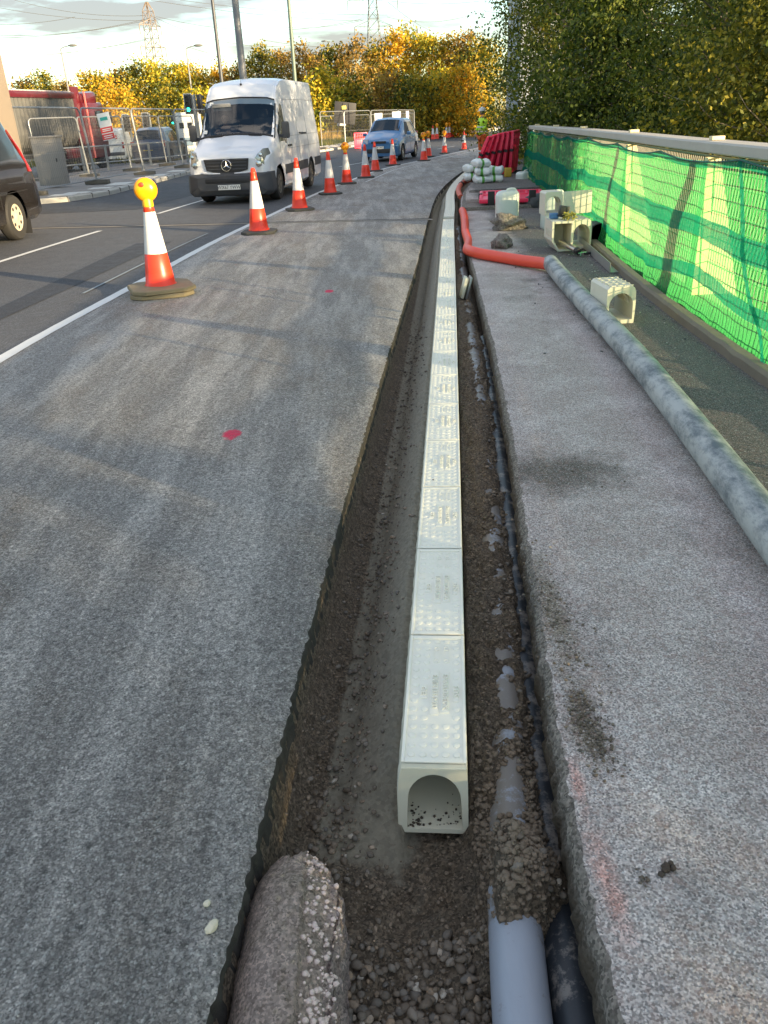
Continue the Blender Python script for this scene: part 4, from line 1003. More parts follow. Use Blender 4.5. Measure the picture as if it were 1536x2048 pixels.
class Body:
    """lofted vehicle body: stations (y, z0, belt, ztop, half width, roof half width)"""
    def __init__(s, st): s.st = st
    def at(s, y):
        st = s.st
        if y <= st[0][0]: return st[0][1:]
        for a, c in zip(st, st[1:]):
            if y <= c[0]:
                t = (y-a[0])/(c[0]-a[0]); return tuple(p+(q-p)*t for p, q in zip(a[1:], c[1:]))
        return st[-1][1:]
    def sec(s, y, n=3):
        z0, zb, zt, w, wr = s.at(y); zb = min(zb, zt-.10)
        zs = max(zb+.02, zt-.16*min(1, (zt-zb)/.5))
        P = [(0, z0), (w*.9, z0), (w*.985, z0+.07), (w, z0+(zb-z0)*.45), (w*.985, zb), (wr+(w*.985-wr)*max(0, .12), zs), (wr-.05, zt-.055*min(1, (zt-zb)/.3)), (wr*.72, zt-.01), (0, zt+.02)]
        out = []
        for i in range(len(P)-1):
            p0, p1, p2, p3 = P[max(i-1, 0)], P[i], P[i+1], P[min(i+2, len(P)-1)]
            for k in range(n):
                t = k/n
                if i in (0, 1, 4): q = (p1[0]+(p2[0]-p1[0])*t, p1[1]+(p2[1]-p1[1])*t)
                else: q = tuple(.5*((2*p1[j])+(p2[j]-p0[j])*t+(2*p0[j]-5*p1[j]+4*p2[j]-p3[j])*t*t+(3*p1[j]-p0[j]-3*p2[j]+p3[j])*t**3) for j in (0, 1))
                out.append(q)
        return out+[P[-1]]
    def xs(s, y, z):
        S = s.sec(y); best = 0
        for (a, p), (c, q) in zip(S[3:], S[4:]):
            if min(p, q) <= z <= max(p, q) and abs(q-p) > 1e-6: best = max(best, a+(c-a)*(z-p)/(q-p))
        return best or s.at(y)[3]
    def zs(s, y, x):
        S = s.sec(y)[12:]; x = abs(x)
        for (a, p), (c, q) in zip(S, S[1:]):
            if min(a, c) <= x <= max(a, c) and abs(a-c) > 1e-6: return p+(q-p)*(x-a)/(c-a)
        return S[-1][1]
    def mesh(s, wheels=(), holes=(), dy=.06):
        y0, y1 = s.st[0][0], s.st[-1][0]; n = int((y1-y0)/dy); ys = sorted(set([y0+(y1-y0)*i/n for i in range(n+1)]+[q[0] for q in s.st]))
        ys = [y for i, y in enumerate(ys) if i == 0 or y-ys[i-1] > .008]
        rows = []
        for y in ys:
            S = s.sec(y)
            # denser side columns
            D = []
            for (a, p), (c, q) in zip(S, S[1:]):
                m = max(1, int(math.hypot(c-a, q-p)/.08)); D += [(a+(c-a)*k/m, p+(q-p)*k/m) for k in range(m)]
            D.append(S[-1]); L = [0]
            rows.append(S)
        # uniform re-sampling of each section so every row has the same count
        m = 64; R2 = []
        for S, y in zip(rows, ys):
            K = []; seg = len(S)-1
            for i in range(m+1):
                f = i/m*seg; k = min(int(f), seg-1); t = f-k; K.append((S[k][0]+(S[k+1][0]-S[k][0])*t, S[k][1]+(S[k+1][1]-S[k][1])*t))
            R2.append([(-a, y, z) for a, z in K]+[(a, y, z) for a, z in reversed(K[1:-1])])
        V = [list(p) for r in R2 for p in r]; N = len(R2[0]); F = []; kill = set()
        for i in range(len(R2)-1):
            for k in range(N):
                a = i*N+k; c = i*N+(k+1) % N; f = (a, c, c+N, a+N); ctr = [sum(V[j][d] for j in f)/4 for d in range(3)]
                inw = next((w for w in wheels if math.hypot(ctr[1]-w[0], ctr[2]-w[1]) < w[2] and abs(ctr[0]) > .62*s.at(ctr[1])[3]), None)
                if inw: kill.update((j, inw) for j in f); continue
                if any(h(ctr) for h in holes): continue
                F.append(f)
        used = {j for f in F for j in f}
        for j, w in kill:
            if j in used:
                dy_, dz = V[j][1]-w[0], V[j][2]-w[1]; q = math.hypot(dy_, dz)
                if q < w[2]*1.12 and abs(V[j][0]) > .5: V[j][1] = w[0]+dy_/q*w[2]; V[j][2] = max(V[j][2], w[1]+dz/q*w[2])
        b = MB(); b.add(V, F); b.add([V[j] for j in range(N)], [tuple(range(N))]); o_ = (len(R2)-1)*N; b.add([V[o_+j] for j in range(N)], [tuple(range(N))])
        return b
    def side(s, poly, sd, off=.004, th=.004, b=None):
        b = b or MB(); n = len(poly)
        outer = [(sd*(s.xs(y, z)+off+th), y, z) for y, z in poly]; inner = [(sd*(s.xs(y, z)+off), y, z) for y, z in poly]
        cy = sum(p[0] for p in poly)/n; cz = sum(p[1] for p in poly)/n; c = (sd*(s.xs(cy, cz)+off+th), cy, cz)
        b.add(outer+inner+[c], [(i, (i+1) % n, 2*n) for i in range(n)]+[(i, (i+1) % n, (i+1) % n+n, i+n) for i in range(n)]); return b
    def top(s, y0, y1, x0f, x1f, off=.006, ny=10, nx=10, th=.006):
        b = MB(); g = lambda o_: [[(x0f(y)+(x1f(y)-x0f(y))*k/nx, y, s.zs(y, x0f(y)+(x1f(y)-x0f(y))*k/nx)+o_) for k in range(nx+1)] for y in [y0+(y1-y0)*i/ny for i in range(ny+1)]]
        b.grid(g(off)); return b
def wheel(parent, x, y, r, w, rim, sd, hub=.62, holes=5):
    b = MB(); b.lathe([(r*.60, -w/2), (r*.92, -w/2), (r*.985, -w/2+.03), (r, -w*.2), (r, w*.2), (r*.985, w/2-.03), (r*.92, w/2), (r*.60, w/2), (r*.58, w/2-.04)], (0, 0, 0), 36, 'X'); o = b.build('wheel', m_tyre, parent, ang=50)
    o.location = (x, y, r)
    b = MB(); f = sd*(w/2-.012)
    b.lathe([(r*hub, f), (r*hub*.95, f+sd*.008), (r*hub*.82, f-sd*.02), (r*.28, f-sd*.012), (r*.16, f+sd*.012), (.0001, f+sd*.014)], (0, 0, 0), 30, 'X'); ro = b.build('rim', rim, o, ang=40)
    b = MB()
    for k in range(holes):
        a = 2*PI*k/holes+.3; b.lathe([(r*.085, f-sd*.016), (r*.08, f+sd*.004), (.0001, f+sd*.005)], (0, r*hub*.66*math.cos(a), r*hub*.66*math.sin(a)), 10, 'X')
    b.build('rim_vent', m_black, o)
    return o
def plate(parent, text, x, y, z, w=.46, col=(.75, .75, .72), face=-1, rx=0):
    b = MB(); b.box((x, y, z), (w, .012, .10), bev=.004); o = b.build('number_plate', simple('plate_%d' % int(col[2]*100), col, .4), parent)
    if text:
        b = MB(); add_text(b, text, .098, lambda p, q, w_: (x-p*face*-1 if face > 0 else x+p, y+face*.0085, z+q), 0, .92); b.build('plate_lettering', m_black, o, fix=False)
    return o
# ---- white van
m_vw = paint('white_van_paint', (.74, .76, .80), .32, .5, .35)
vb = Body([(0, .24, .8, .93, .76, .62), (.05, .22, .85, 1.00, .84, .70), (.16, .2, .9, 1.06, .90, .78), (.4, .2, 1.0, 1.14, .93, .82), (.95, .2, 1.12, 1.36, .935, .85), (1.12, .2, 1.14, 1.52, .935, .85), (1.48, .2, 1.14, 2.02, .935, .83), (1.60, .2, 1.14, 2.20, .935, .81), (1.82, .2, 1.14, 2.37, .935, .80), (2.2, .2, 1.14, 2.47, .935, .79), (2.7, .2, 1.14, 2.51, .935, .785), (5.35, .2, 1.14, 2.50, .93, .78), (5.52, .22, 1.14, 2.42, .92, .75), (5.58, .3, 1.14, 2.28, .90, .70)])
ang_v = -.15
van = empty('van', (-3.03, 18.85, prof(19.8)+.0), ang_v, 'large white panel van driving towards the camera beside the cones', 'van')
ws0, ws1 = .98, 1.47
wx = lambda y: .855-.05*(y-ws0)/(ws1-ws0)
vw = [(.88, .33, .405), (4.25, .33, .405)]
vb.mesh(vw, [lambda c: ws0-.0 < c[1] < ws1-.01 and abs(c[0]) < .79 and c[2] > 1.2, lambda c: 1.2 < c[1] < 1.78 and abs(c[0]) > .7 and 1.2 < c[2] < 1.9 and c[2] < 1.33+(c[1]-1.15)*1.2]).build('body', m_vw, van, ang=35)
vb.top(ws0-.05, ws1+.04, lambda y: -wx(y), lambda y: wx(y), .008).build('windscreen', m_glass, van)
b = MB()
for sx in (-1, 1): b.tube([(sx*(wx(y)+.005), y, vb.zs(y, sx*(wx(y)+.005))+.012) for y in [ws0-.05+.06*k for k in range(10)]], .016, 6)
b.tube([(x, ws1+.05, vb.zs(ws1+.05, x)+.010) for x in [-.79+.158*k for k in range(11)]], .018, 6); b.tube([(x, ws0-.06, vb.zs(ws0-.06, x)+.010) for x in [-.84+.168*k for k in range(11)]], .026, 6)
b.build('windscreen_seal', m_black, van)
b = MB(); b.box((0, 3.3, 1.1), (1.4, 2.6, 1.6)); b.box((0, 1.28, .90), (1.62, .62, .42)); b.box((.0, 1.9, .70), (1.5, 1.5, .7)); b.box((.0, 2.1, 1.5), (1.42, .04, 1.4)); b.build('cab_interior', simple('cab_interior_dark', (.012, .013, .014), .8), van)
for x in (-.42, .42):
    b = MB(); b.box((x, 1.78, 1.32), (.46, .16, .72), Matrix.Rotation(-.2, 3, 'X'), bev=.05); b.box((x, 1.84, 1.76), (.26, .12, .2), bev=.05); b.build('seat', simple('seat_fabric', (.03, .032, .036), .8), van)
b = MB(); b.tube([(-.42+.19*math.cos(a), 1.36+.05*math.sin(a), 1.28+.18*math.sin(a)) for a in [2*PI*k/20 for k in range(21)]], .015, 8, caps=False); b.build('steering_wheel', m_black, van)
b = MB(); b.box((-.42, 1.42, 1.93), (.44, .02, .17), Matrix.Rotation(.6, 3, 'X'), bev=.01); b.build('sun_visor', simple('visor_grey', (.32, .33, .34), .7), van)
for x, z in ((-.66, 1.98), (-.74, 1.42)):
    y = 1.0+(z-1.36)*.6/.79; b = MB(); b.box((x, y-.012, z+.02), (.085, .004, .085), Matrix.Rotation(-.62, 3, 'X')); b.build('sticker', simple('paper_white', (.75, .76, .74), .7), van)
for sd in (-1, 1):
    b = vb.side([(1.17, 1.19), (1.84, 1.19), (1.84, 1.93), (1.72, 1.96), (1.25, 1.40)], sd, .004); b.build('side_window', m_gdark, van)
    b = MB(); b.box((sd*1.08, 1.16, 1.42), (.17, .11, .34), bev=.05); b.box((sd*.97, 1.22, 1.30), (.2, .05, .07), bev=.02); b.build('wing_mirror', m_dark, van)
    for (y, z, nm) in ((1.92, 1.08, 'door_handle'), (2.15, 1.08, 'door_handle')): b = vb.side([(y-.07, z-.018), (y+.07, z-.018), (y+.07, z+.022), (y-.07, z+.022)], sd, .004, .02); b.build(nm, m_black, van)
    b = vb.side([(1.40, .50), (3.82, .50), (3.82, .70), (1.40, .70)], sd, .003, .012); b.build('side_moulding', m_dark, van)
    b = vb.side([(4.7, .50), (5.5, .50), (5.5, .70), (4.7, .70)], sd, .003, .012); b.build('side_moulding', m_dark, van)
    b = MB()
    for (ya, za, yb, zb_) in ((2.02, .45, 2.02, 2.05), (3.05, .7, 3.05, 2.02), (1.16, .7, 1.16, 1.2), (2.02, 2.05, 5.4, 2.05), (4.1, .75, 4.1, 2.0), (2.1, 1.28, 5.45, 1.28), (2.1, 1.02, 5.45, 1.02)):
        n = 14; b.tube([(sd*(vb.xs(ya+(yb-ya)*k/n, za+(zb_-za)*k/n)+.000), ya+(yb-ya)*k/n, za+(zb_-za)*k/n) for k in range(n+1)], .006, 4)
    b.build('panel_seam', simple('seam_grey', (.3, .31, .33), .6), van)
    b = vb.side([(3.2, 1.30), (4.0, 1.28), (4.0, 1.315), (3.2, 1.335)], sd, .003, .01); b.build('slide_rail', m_dark, van)
    b = MB(); hp_ = [(.42, .60), (.93, .66), (.955, .98), (.80, 1.06), (.55, .98)]
    P = [(sd*.55, -.010, .66), (sd*.60, -.012, .90), (sd*.70, -.004, 1.02), (sd*.82, .10, 1.13), (sd*.91, .30, 1.13), (sd*.935, .36, 1.02), (sd*.925, .22, .78), (sd*.86, .06, .66)]
    c = Vector((sd*.78, .035, .87)); P2 = [c+(Vector(p)-c)*.86+Vector((-sd*.015, .012, .0)) for p in P]; b.add(P2+[c+Vector((sd*.02, -.03, 0))], [(i, (i+1) % 8, 8) for i in range(8)]); b.add([p for p in P2]+[p+Vector((-sd*.05, .12, -.02)) for p in P2], [(i, (i+1) % 8, (i+1) % 8+8, i+8) for i in range(8)])
    h = b.build('headlight', m_head, van, ang=60); b = MB(); b.lathe([(.07, .03), (.06, .006), (.0001, -.004)], (sd*.71, -.035, .80), 16, 'Y'); b.lathe([(.045, .03), (.04, .006), (.0001, -.002)], (sd*.76, .0, .97), 16, 'Y'); b.build('reflector', m_chrome, h)
    b = MB(); b.grid([[(sd*(.30+.30*k/5), y, vb.zs(y, .30+.3*k/5)+.010) for k in range(6)] for y in (.86, .96)]); b.grid([[(sd*(.30+.30*k/5), y, vb.zs(y, .30+.3*k/5)+.018) for k in range(6)] for y in (.87, .95)]); b.build('bonnet_vent', m_black, van)
bb = Body([(-.10, .30, .5, .58, .68, .66), (-.04, .20, .55, .64, .86, .84), (.10, .17, .55, .66, .955, .93), (.42, .17, .55, .66, .958, .94), (.46, .17, .5, .62, .945, .93)])
bb.mesh().build('bumper', m_dark, van, ang=40)
b = MB(); b.box((0, -.085, .49), (1.0, .05, .10), bev=.02); b.build('air_intake', m_black, van)
gp = [(-.50, .92), (-.46, .70), (-.25, .645), (.25, .645), (.46, .70), (.50, .92)]
b = MB(); b.prism(gp, .03, lambda u, v, w: (u, -.012-w, v)); gr = b.build('grille', m_black, van, smooth=False)
b = MB()
for z in (.72, .785, .85, .90): b.box((0, -.048, z), (.86+(z-.7)*.25, .014, .022), bev=.003)
b.build('grille_bar', m_dark, gr)
b = MB(); b.tube([(.108*math.cos(a), -.068, .79+.108*math.sin(a)) for a in [2*PI*k/28 for k in range(29)]], .011, 6, caps=False)
for k in range(3):
    a = PI/2+2*PI*k/3; u = Vector((math.cos(a), 0, math.sin(a))); w = Vector((-math.sin(a), 0, math.cos(a))); c = Vector((0, -.068, .79)); b.add([c+u*.105, c+w*.024-u*.012, c-w*.024-u*.012, c+Vector((0, -.02, 0))], [(0, 1, 3), (0, 3, 2), (0, 2, 1)])
b.build('star_emblem', m_chrome, gr)
b = MB(); b.tube([(-.54+1.08*k/16, -.03-.012*math.cos((k-8)/8*1.5), .655-.035*math.cos((k-8)/8*PI/2)) for k in range(17)], .022, 6); b.build('grille_surround', m_vw, van)
plate(van, 'WX67 YWW', .03, -.125, .36, .50)
b = MB(); b.rock((-.02, 1.78, vb.zs(1.78, 0)+.02), (.05, .09, .05), .1, 2, 3); b.tube([(-.02, 1.80, vb.zs(1.8, 0)+.03), (-.03, 1.72, vb.zs(1.8, 0)+.42)], .004, 5); b.build('aerial', m_black, van)
for y in (.88, 4.25):
    for sd in (-1, 1): wheel(van, sd*.80, y, .335, .22, m_rimd, sd, .62, 6)
# ---- car builder
def car(name, label, cat, loc, rz, P, L, w, h, rw, front=True, plate_t='', wins=(), tall=0, rim=None, wheels=(.8, 3.2)):
    r = empty(name, loc, rz, label, cat)
    B = Body(P); wl = [(y, rw, rw*1.17) for y in wheels]; B.mesh(wl).build('body', paint(name+'_paint', *wins['paint']), r, ang=35)
    ws = wins['ws']; B.top(ws[0], ws[1], lambda y: -ws[2], lambda y: ws[2], .006).build('windscreen', m_gdark, r)
    rs = wins['rw']; B.top(rs[0], rs[1], lambda y: -rs[2], lambda y: rs[2], .006).build('rear_window', m_gdark, r)
    for sd in (-1, 1):
        for poly in wins['side']: B.side(poly, sd, .003).build('side_window', m_gdark, r)
        b = MB(); b.box((sd*(w+.10), wins['mir'][0], wins['mir'][1]), (.18, .09, .13), bev=.03); b.build('wing_mirror', wins.get('mirm', m_black), r)
        for (y, z) in wins['hand']: B.side([(y-.08, z-.015), (y+.08, z-.015), (y+.08, z+.02), (y-.08, z+.02)], sd, .004, .02).build('door_handle', wins.get('mirm', m_black), r)
        b = MB()
        for (ya, za, yb, zb_) in wins['seam']:
            n = 10; b.tube([(sd*B.xs(ya+(yb-ya)*k/n, za+(zb_-za)*k/n), ya+(yb-ya)*k/n, za+(zb_-za)*k/n) for k in range(n+1)], .005, 4)
        b.build('panel_seam', m_black, r)
        hx, hz, hw_, hh = wins['head']; b = MB(); P_ = [(sd*(hx-hw_), -.0, hz-hh), (sd*(hx-hw_*1.0), .06, hz+hh), (sd*(hx+hw_), .26, hz+hh*1.2), (sd*(hx+hw_*1.15), .22, hz), (sd*(hx+hw_*.8), .06, hz-hh)]
        b.add([Vector(p)+Vector((0, -.02, .01)) for p in P_], [(0, 1, 2, 3, 4)]); b.add([Vector(p)+Vector((0, -.02, .01)) for p in P_]+[Vector(p)+Vector((-sd*.05, .10, -.03)) for p in P_], [(i, (i+1) % 5, (i+1) % 5+5, i+5) for i in range(5)]); b.build('headlight', m_head, r, ang=50)
        tz, th = wins['tail']; b = MB()
        if wins.get('tpoly'): B.side(wins['tpoly'], sd, .004, .02, b)
        else: b.box((sd*(w-.14), L-.10, tz), (.17, .14, th), bev=.03)
        b.build('tail_light', m_tail, r)
    b = MB(); gz, gw, gh = wins['grille']; b.box((0, -.012, gz), (gw, .03, gh), bev=.012); b.build('grille', m_black, r)
    if wins.get('lower'): b = MB(); z, ww, hh = wins['lower']; b.box((0, -.02, z), (ww, .04, hh), bev=.015); b.build('air_intake', m_black, r)
    plate(r, plate_t, 0, -.045, wins['pz'], .44)
    plate(r, '', 0, L+.012, wins['pz']+.15, .44, (.6, .45, .05))
    for y in wheels:
        for sd in (-1, 1): wheel(r, sd*(w-.10), y, rw, .19, rim or m_rim, sd, .64, 7)
    return r, B
hatch = [(0, .22, .6, .74, .66, .55), (.06, .2, .62, .82, .76, .66), (.25, .19, .7, .90, .83, .72), (.85, .19, .88, 1.06, .86, .72), (1.0, .19, .90, 1.12, .86, .71), (1.62, .19, .92, 1.54, .86, .66), (1.95, .19, .92, 1.615, .86, .65), (3.2, .19, .92, 1.60, .86, .63), (3.62, .19, .92, 1.50, .85, .61), (3.86, .22, .9, 1.08, .83, .72), (3.95, .26, .8, .9, .76, .66)]
wh = dict(paint=((.045, .17, .38), .28, .8, 0., .15), ws=(1.04, 1.62, .62), rw=(3.64, 3.84, .58), side=([(1.32, .98), (2.12, .98), (2.12, 1.45), (1.75, 1.45)], [(2.19, .98), (2.95, .98), (2.92, 1.44), (2.19, 1.45)], [(3.02, .98), (3.55, 1.02), (3.42, 1.40), (2.99, 1.43)]), mir=(1.42, 1.02), hand=((2.0, .86), (2.85, .86)), seam=((1.2, .35, 1.25, .98), (2.15, .3, 2.15, 1.45), (2.98, .5, 2.98, 1.44)), head=(.60, .76, .14, .085), tail=(.92, .26), grille=(.74, .62, .09), lower=(.42, 1.0, .16), pz=.55)
wh['mirm'] = paint('blue_mirror_paint', (.045, .17, .38), .28, .8)
bc, _ = car('hatchback_car', 'bright blue hatchback following the white van', 'car', (.50, 36.7, prof(38)), -.27, hatch, 3.95, .86, 1.6, .31, plate_t='SD06 LWT', wins=wh, wheels=(.72, 3.22)); bc.scale = (1.02, 1.02, 1.02)
wd = dict(wh); wd['paint'] = ((.030, .055, .11), .3, .8); wd['mirm'] = m_black; wd['rw'] = (3.63, 3.85, .62)
p = G(313, 330); dc, _ = car('hatchback_car', 'dark blue car seen from behind through the mesh fence', 'car', (p.x+.1, p.y+3.6, prof(p.y)), PI-.05, hatch, 3.95, .86, 1.6, .31, plate_t='', wins=wd, wheels=(.72, 3.22)); dc.scale = (1.1, 1.1, 1.1)
b = MB(); b.box((0, 3.93, .80), (1.5, .08, .30), bev=.03); b.build('tailgate', simple('dark_blue_panel', (.03, .055, .11), .3), dc)
# white small van, rear view
p = G(237, 326); sv = empty('small_van', (p.x-.6, p.y+3.9, prof(p.y)), PI+.08, 'small white van seen from behind between the red lorry and the dark car', 'van')
SB = Body([(0, .25, .7, .8, .7, .6), (.2, .2, .8, .98, .84, .72), (.9, .2, 1., 1.15, .86, .74), (1.6, .2, 1.0, 1.75, .86, .72), (2.0, .2, 1.0, 1.86, .86, .72), (4.0, .2, 1.0, 1.84, .86, .70), (4.2, .24, 1.0, 1.7, .84, .66)])
SB.mesh([(.8, .31, .37), (3.4, .31, .37)]).build('body', paint('small_van_paint', (.72, .72, .70), .35, .4, .3), sv)
for sd in (-1, 1): b = MB(); b.box((sd*.78, 4.19, .95), (.12, .1, .34), bev=.02); b.build('tail_light', m_tail, sv)
b = MB(); b.box((0, 4.215, .5), (1.6, .06, .18), bev=.02); b.build('bumper', m_dark, sv); b = MB(); b.box((.42, 4.215, .78), (.5, .02, .11)); b.build('number_plate', simple('plate_5', (.6, .45, .05), .4), sv)
b = MB()
for z, x, ww in ((1.60, .5, .5), (1.45, .05, 1.1), (1.33, .05, 1.1)): b.box((x, 4.213, z), (ww, .012, .07))
b.build('red_lettering', simple('sign_red', (.6, .05, .05), .5), sv)
for y in (.8, 3.4):
    for sd in (-1, 1): wheel(sv, sd*.76, y, .31, .19, m_rimd, sd)
# ---- brown people carrier at the left edge (driving away from the camera)
mpv = [(0, .25, .75, .80, .70, .60), (.06, .24, .8, .90, .82, .72), (.25, .22, .92, 1.03, .90, .80), (.85, .22, 1.1, 1.20, .93, .82), (1.0, .22, 1.1, 1.27, .93, .81), (1.75, .22, 1.12, 1.78, .93, .76), (2.1, .22, 1.12, 1.90, .93, .75), (4.0, .22, 1.12, 1.90, .93, .74), (4.38, .24, 1.1, 1.84, .93, .74), (4.62, .24, 1.1, 1.50, .925, .80), (4.76, .24, 1.05, 1.22, .92, .84), (4.90, .26, .8, .98, .90, .80), (4.95, .34, .6, .72, .86, .80)]
wm = dict(paint=((.013, .011, .010), .22, .9, .1), ws=(1.06, 1.74, .66), rw=(4.42, 4.6, .6), tpoly=[(4.62, .98), (4.72, .98), (4.645, 1.34), (4.48, 1.62), (4.455, 1.60), (4.58, 1.32)], side=([(1.35, 1.17), (2.3, 1.17), (2.3, 1.70), (1.92, 1.70)], [(2.4, 1.17), (3.3, 1.17), (3.3, 1.70), (2.4, 1.70)], [(3.4, 1.17), (4.36, 1.2), (4.42, 1.40), (4.26, 1.68), (3.4, 1.72)]), mir=(1.62, 1.22), hand=((2.15, 1.03), (3.1, 1.03)), seam=((1.3, .45, 1.32, 1.17), (2.35, .35, 2.35, 1.70), (3.35, .5, 3.35, 1.70), (1.4, .7, 4.4, .72)), head=(.68, .86, .14, .09), tail=(1.28, .62), grille=(.8, .8, .12), lower=(.45, 1.1, .2), pz=.55)
mv, MBo = car('people_carrier', 'very dark people carrier with a dusty rear wheel at the left picture edge', 'people carrier', (-6.72, 10.02, prof(13.8)), -.03, mpv, 4.85, .93, 1.9, .345, wins=wm, wheels=(.92, 3.80), rim=simple('dusty_hubcap', (.50, .44, .34), .5, .2, dirt=.25))
b = MB(); b.box((.82, 4.25, .22), (.22, .012, .34), Matrix.Rotation(-.12, 3, 'X')); b.build('mud_flap', m_black, mv)
# ---- box lorry behind the people carrier
lx, ly = -8.36, 21.5; bl = empty('box_lorry', (lx-1.25, ly-3.2, prof(20)), 0, 'tall brownish box lorry body behind the brown people carrier', 'lorry')
b = MB(); b.box((0, 0, 2.35), (2.5, 6.4, 3.1), bev=.05)
bl_m = simple('sunlit_tan_panel', (.26, .21, .16), .6, var=.1, nscale=1.5, dirt=.3); b.build('cargo_box', bl_m, bl)
b = MB(); b.box((0, 0, .72), (.9, 6.2, .16)); b.box((0, 2.6, .8), (2.3, 1., .06)); b.build('chassis', m_black, bl)
b = MB(); b.box((1.2, -.4, .62), (.03, 3.4, .3)); b.build('side_guard', m_dark, bl)
for y in (-2, 2.2):
    for sd in (-1, 1): wheel(bl, sd*1.05, y, .46, .28, m_rimd, sd)
# ---- red tipper lorry with aluminium trailer
lo = empty('tipper_lorry', G(130, 342)+Vector((-1.6, 0, 0)), R(0), 'red lorry with ribbed grey tipper trailer behind the mesh fence', 'lorry')
p0 = G(75, 352); p1 = G(212, 335); dlo = (p1-p0); dlo.z = 0; lo.location = (p1.x+.5, p1.y, prof(p1.y)); lo.rotation_euler = (0, 0, math.atan2(dlo.y, dlo.x)); 
m_lr = simple('lorry_red', (.10, .006, .013), .35, coat=.5, dirt=.2); m_alu = simple('ribbed_aluminium', (.13, .128, .12), .5, .2, var=.1, nscale=2, dirt=.25)
# local frame: +x along the lorry towards its front, -y the side seen
b = MB(); b.box((-1.15, 1.25, 1.75), (2.1, 2.4, 2.5), bev=.15); b.box((-1.35, 1.25, 3.15), (1.7, 2.3, .6), Matrix.Rotation(-.06, 3, 'Y'), bev=.2); cab = b.build('cab', m_lr, lo)
b = MB(); b.box((-.72, .035, 2.25), (.8, .03, .72), bev=.01); b.build('cab_window', m_gdark, cab)
b = MB(); b.box((-1.95, .03, 2.0), (.10, .05, 2.9)); b.build('reflective_edge', simple('pale_red', (.7, .18, .16), .4), cab)
b = MB(); b.box((-2.45, .25, 2.4), (.75, .06, 2.5)); b.build('side_fairing', m_lr, lo)
b = MB(); b.box((.1, -.1, 2.3), (.16, .2, .5), bev=.04); b.build('wing_mirror', m_black, lo)
b = MB(); rows = []
for x in [-2.9-.30*k for k in range(36)]:
    for dx, o_ in ((0, 0), (.05, -.025), (.10, -.025), (.15, 0)): rows.append([(x-dx, o_*(1 if 0 < z else 0)+yy, z) for yy, z in ((.15, 3.15), (.15, 1.75), (.22, 1.45), (.5, 1.12), (1.25, .95), (2.0, 1.12), (2.3, 1.6), (2.35, 3.15))])
b.grid(rows); b.build('trailer_body', m_alu, lo, fix=False, ang=40); 
b = MB(); b.add([(rows[0][k][0], rows[0][k][1], rows[0][k][2]) for k in range(8)], [tuple(range(8))]); b.build('trailer_front', m_alu, lo)
b = MB(); b.box((-8.3, .12, 3.27), (10.8, .16, .26), bev=.03); b.box((-8.3, 2.3, 3.27), (10.8, .16, .26), bev=.03); b.build('top_rail', m_lr, lo)
b = MB(); b.box((-8.3, 1.2, 3.42), (10.6, 2.1, .06)); b.build('cover_sheet', simple('sheet_grey', (.4, .36, .36), .7), lo)
b = MB(); b.box((-6.5, 1.2, .85), (12, .9, .2)); b.box((-3.9, .4, .75), (1.6, .6, .55), bev=.05); b.build('chassis', m_black, lo)
b = MB(); b.box((-4.0, .08, .85), (1.3, .1, .45), bev=.02); b.build('toolbox', m_lr, lo)
b = MB(); b.box((-5.7, .05, .6), (2.0, .03, .06)); b.box((-5.7, .05, .9), (2.0, .03, .06)); b.build('side_guard', m_alu, lo)
def lwheel(x):
    for y in (.30, 2.2):
        o = wheel(lo, 0, 0, .50, .3, m_rimd, -1); o.rotation_euler = (0, 0, PI/2); o.location = (x, y, .50)
for x in (-.75, -2.7, -8.6, -9.95, -11.3): lwheel(x)
b = MB(); 
for x in (-2.7,):
    b.tube([(x+.60*math.cos(a), .3, .5+.62*math.sin(a)) for a in [PI*k/12 for k in range(13)]], .05, 6)
b.build('mudguard', m_black, lo)
# ================================================================== ISLAND, FENCES, CABINET
m_galv = simple('galvanised_tube', (.27, .28, .285), .42, .5, var=.1); m_wire = simple('fence_wire', (.13, .135, .14), .6, .3)
m_foot = simple('fence_foot_concrete', (.13, .12, .10), .85, var=.3, nscale=4)
IS = [(-10.6, 20.2), (-8.7, 20.9), (-7.75, 21.6), (-7.2, 23.2), (-7.05, 26), (-6.95, 30), (-6.7, 36), (-6.0, 44), (-3.3, 53), (-.3, 66), (3.5, 76), (11, 90), (20, 104)]
xIS = curve([(x, y) for x, y in IS if y > 21.])
def isl(y):
    if y < 21.6: return -10.6+(y-20.2)*1.9
    return xIS(y)
b = MB(); rows = []; rowk = []
for y in ysteps(20.2, 104, .02, .3):
    x = isl(y); z = prof(y)
    rowk.append([(x, y, z-.02), (x-.01, y, z+.10), (x-.04, y, z+.125), (x-.26, y, z+.125)])
    rows.append([(x-.26, y, z+.126), (x-.28, y, z+.121), (x-1.9, y, z+.122), (x-6 if y < 60 else x-3.4, y, z+.12), (x-6 if y < 60 else x-3.4, y, z-.1)])
b.grid(rowk); b.build('kerb', m_kerb, ang=30)['kind'] = 'structure'
b = MB(); b.grid(rows); tag(b.build('island_pavement', simple('island_paving', (.24, .22, .20), .85, var=.25, nscale=1.2, bump=.3), ang=30), kind='structure')
b = MB()
for y in ysteps(21.9, 60, 0, .92): b.box((isl(y)-.13, y, prof(y)+.066), (.27, .012, .13))
tag(b.build('kerb_joint', simple('joint_dark', (.12, .11, .10), .9)), kind='structure')
b = MB()
for y in [22.6, 23.2, 24.9, 26.7, 29.5, 31.2, 34.]:
    b.box((isl(y)-.62, y, prof(y)+.128), (.62, 1.2 if y > 26 else .55, .012))
tag(b.build('tactile_paving', simple('pale_paving', (.55, .54, .50), .8)), kind='structure')
ZI = .12
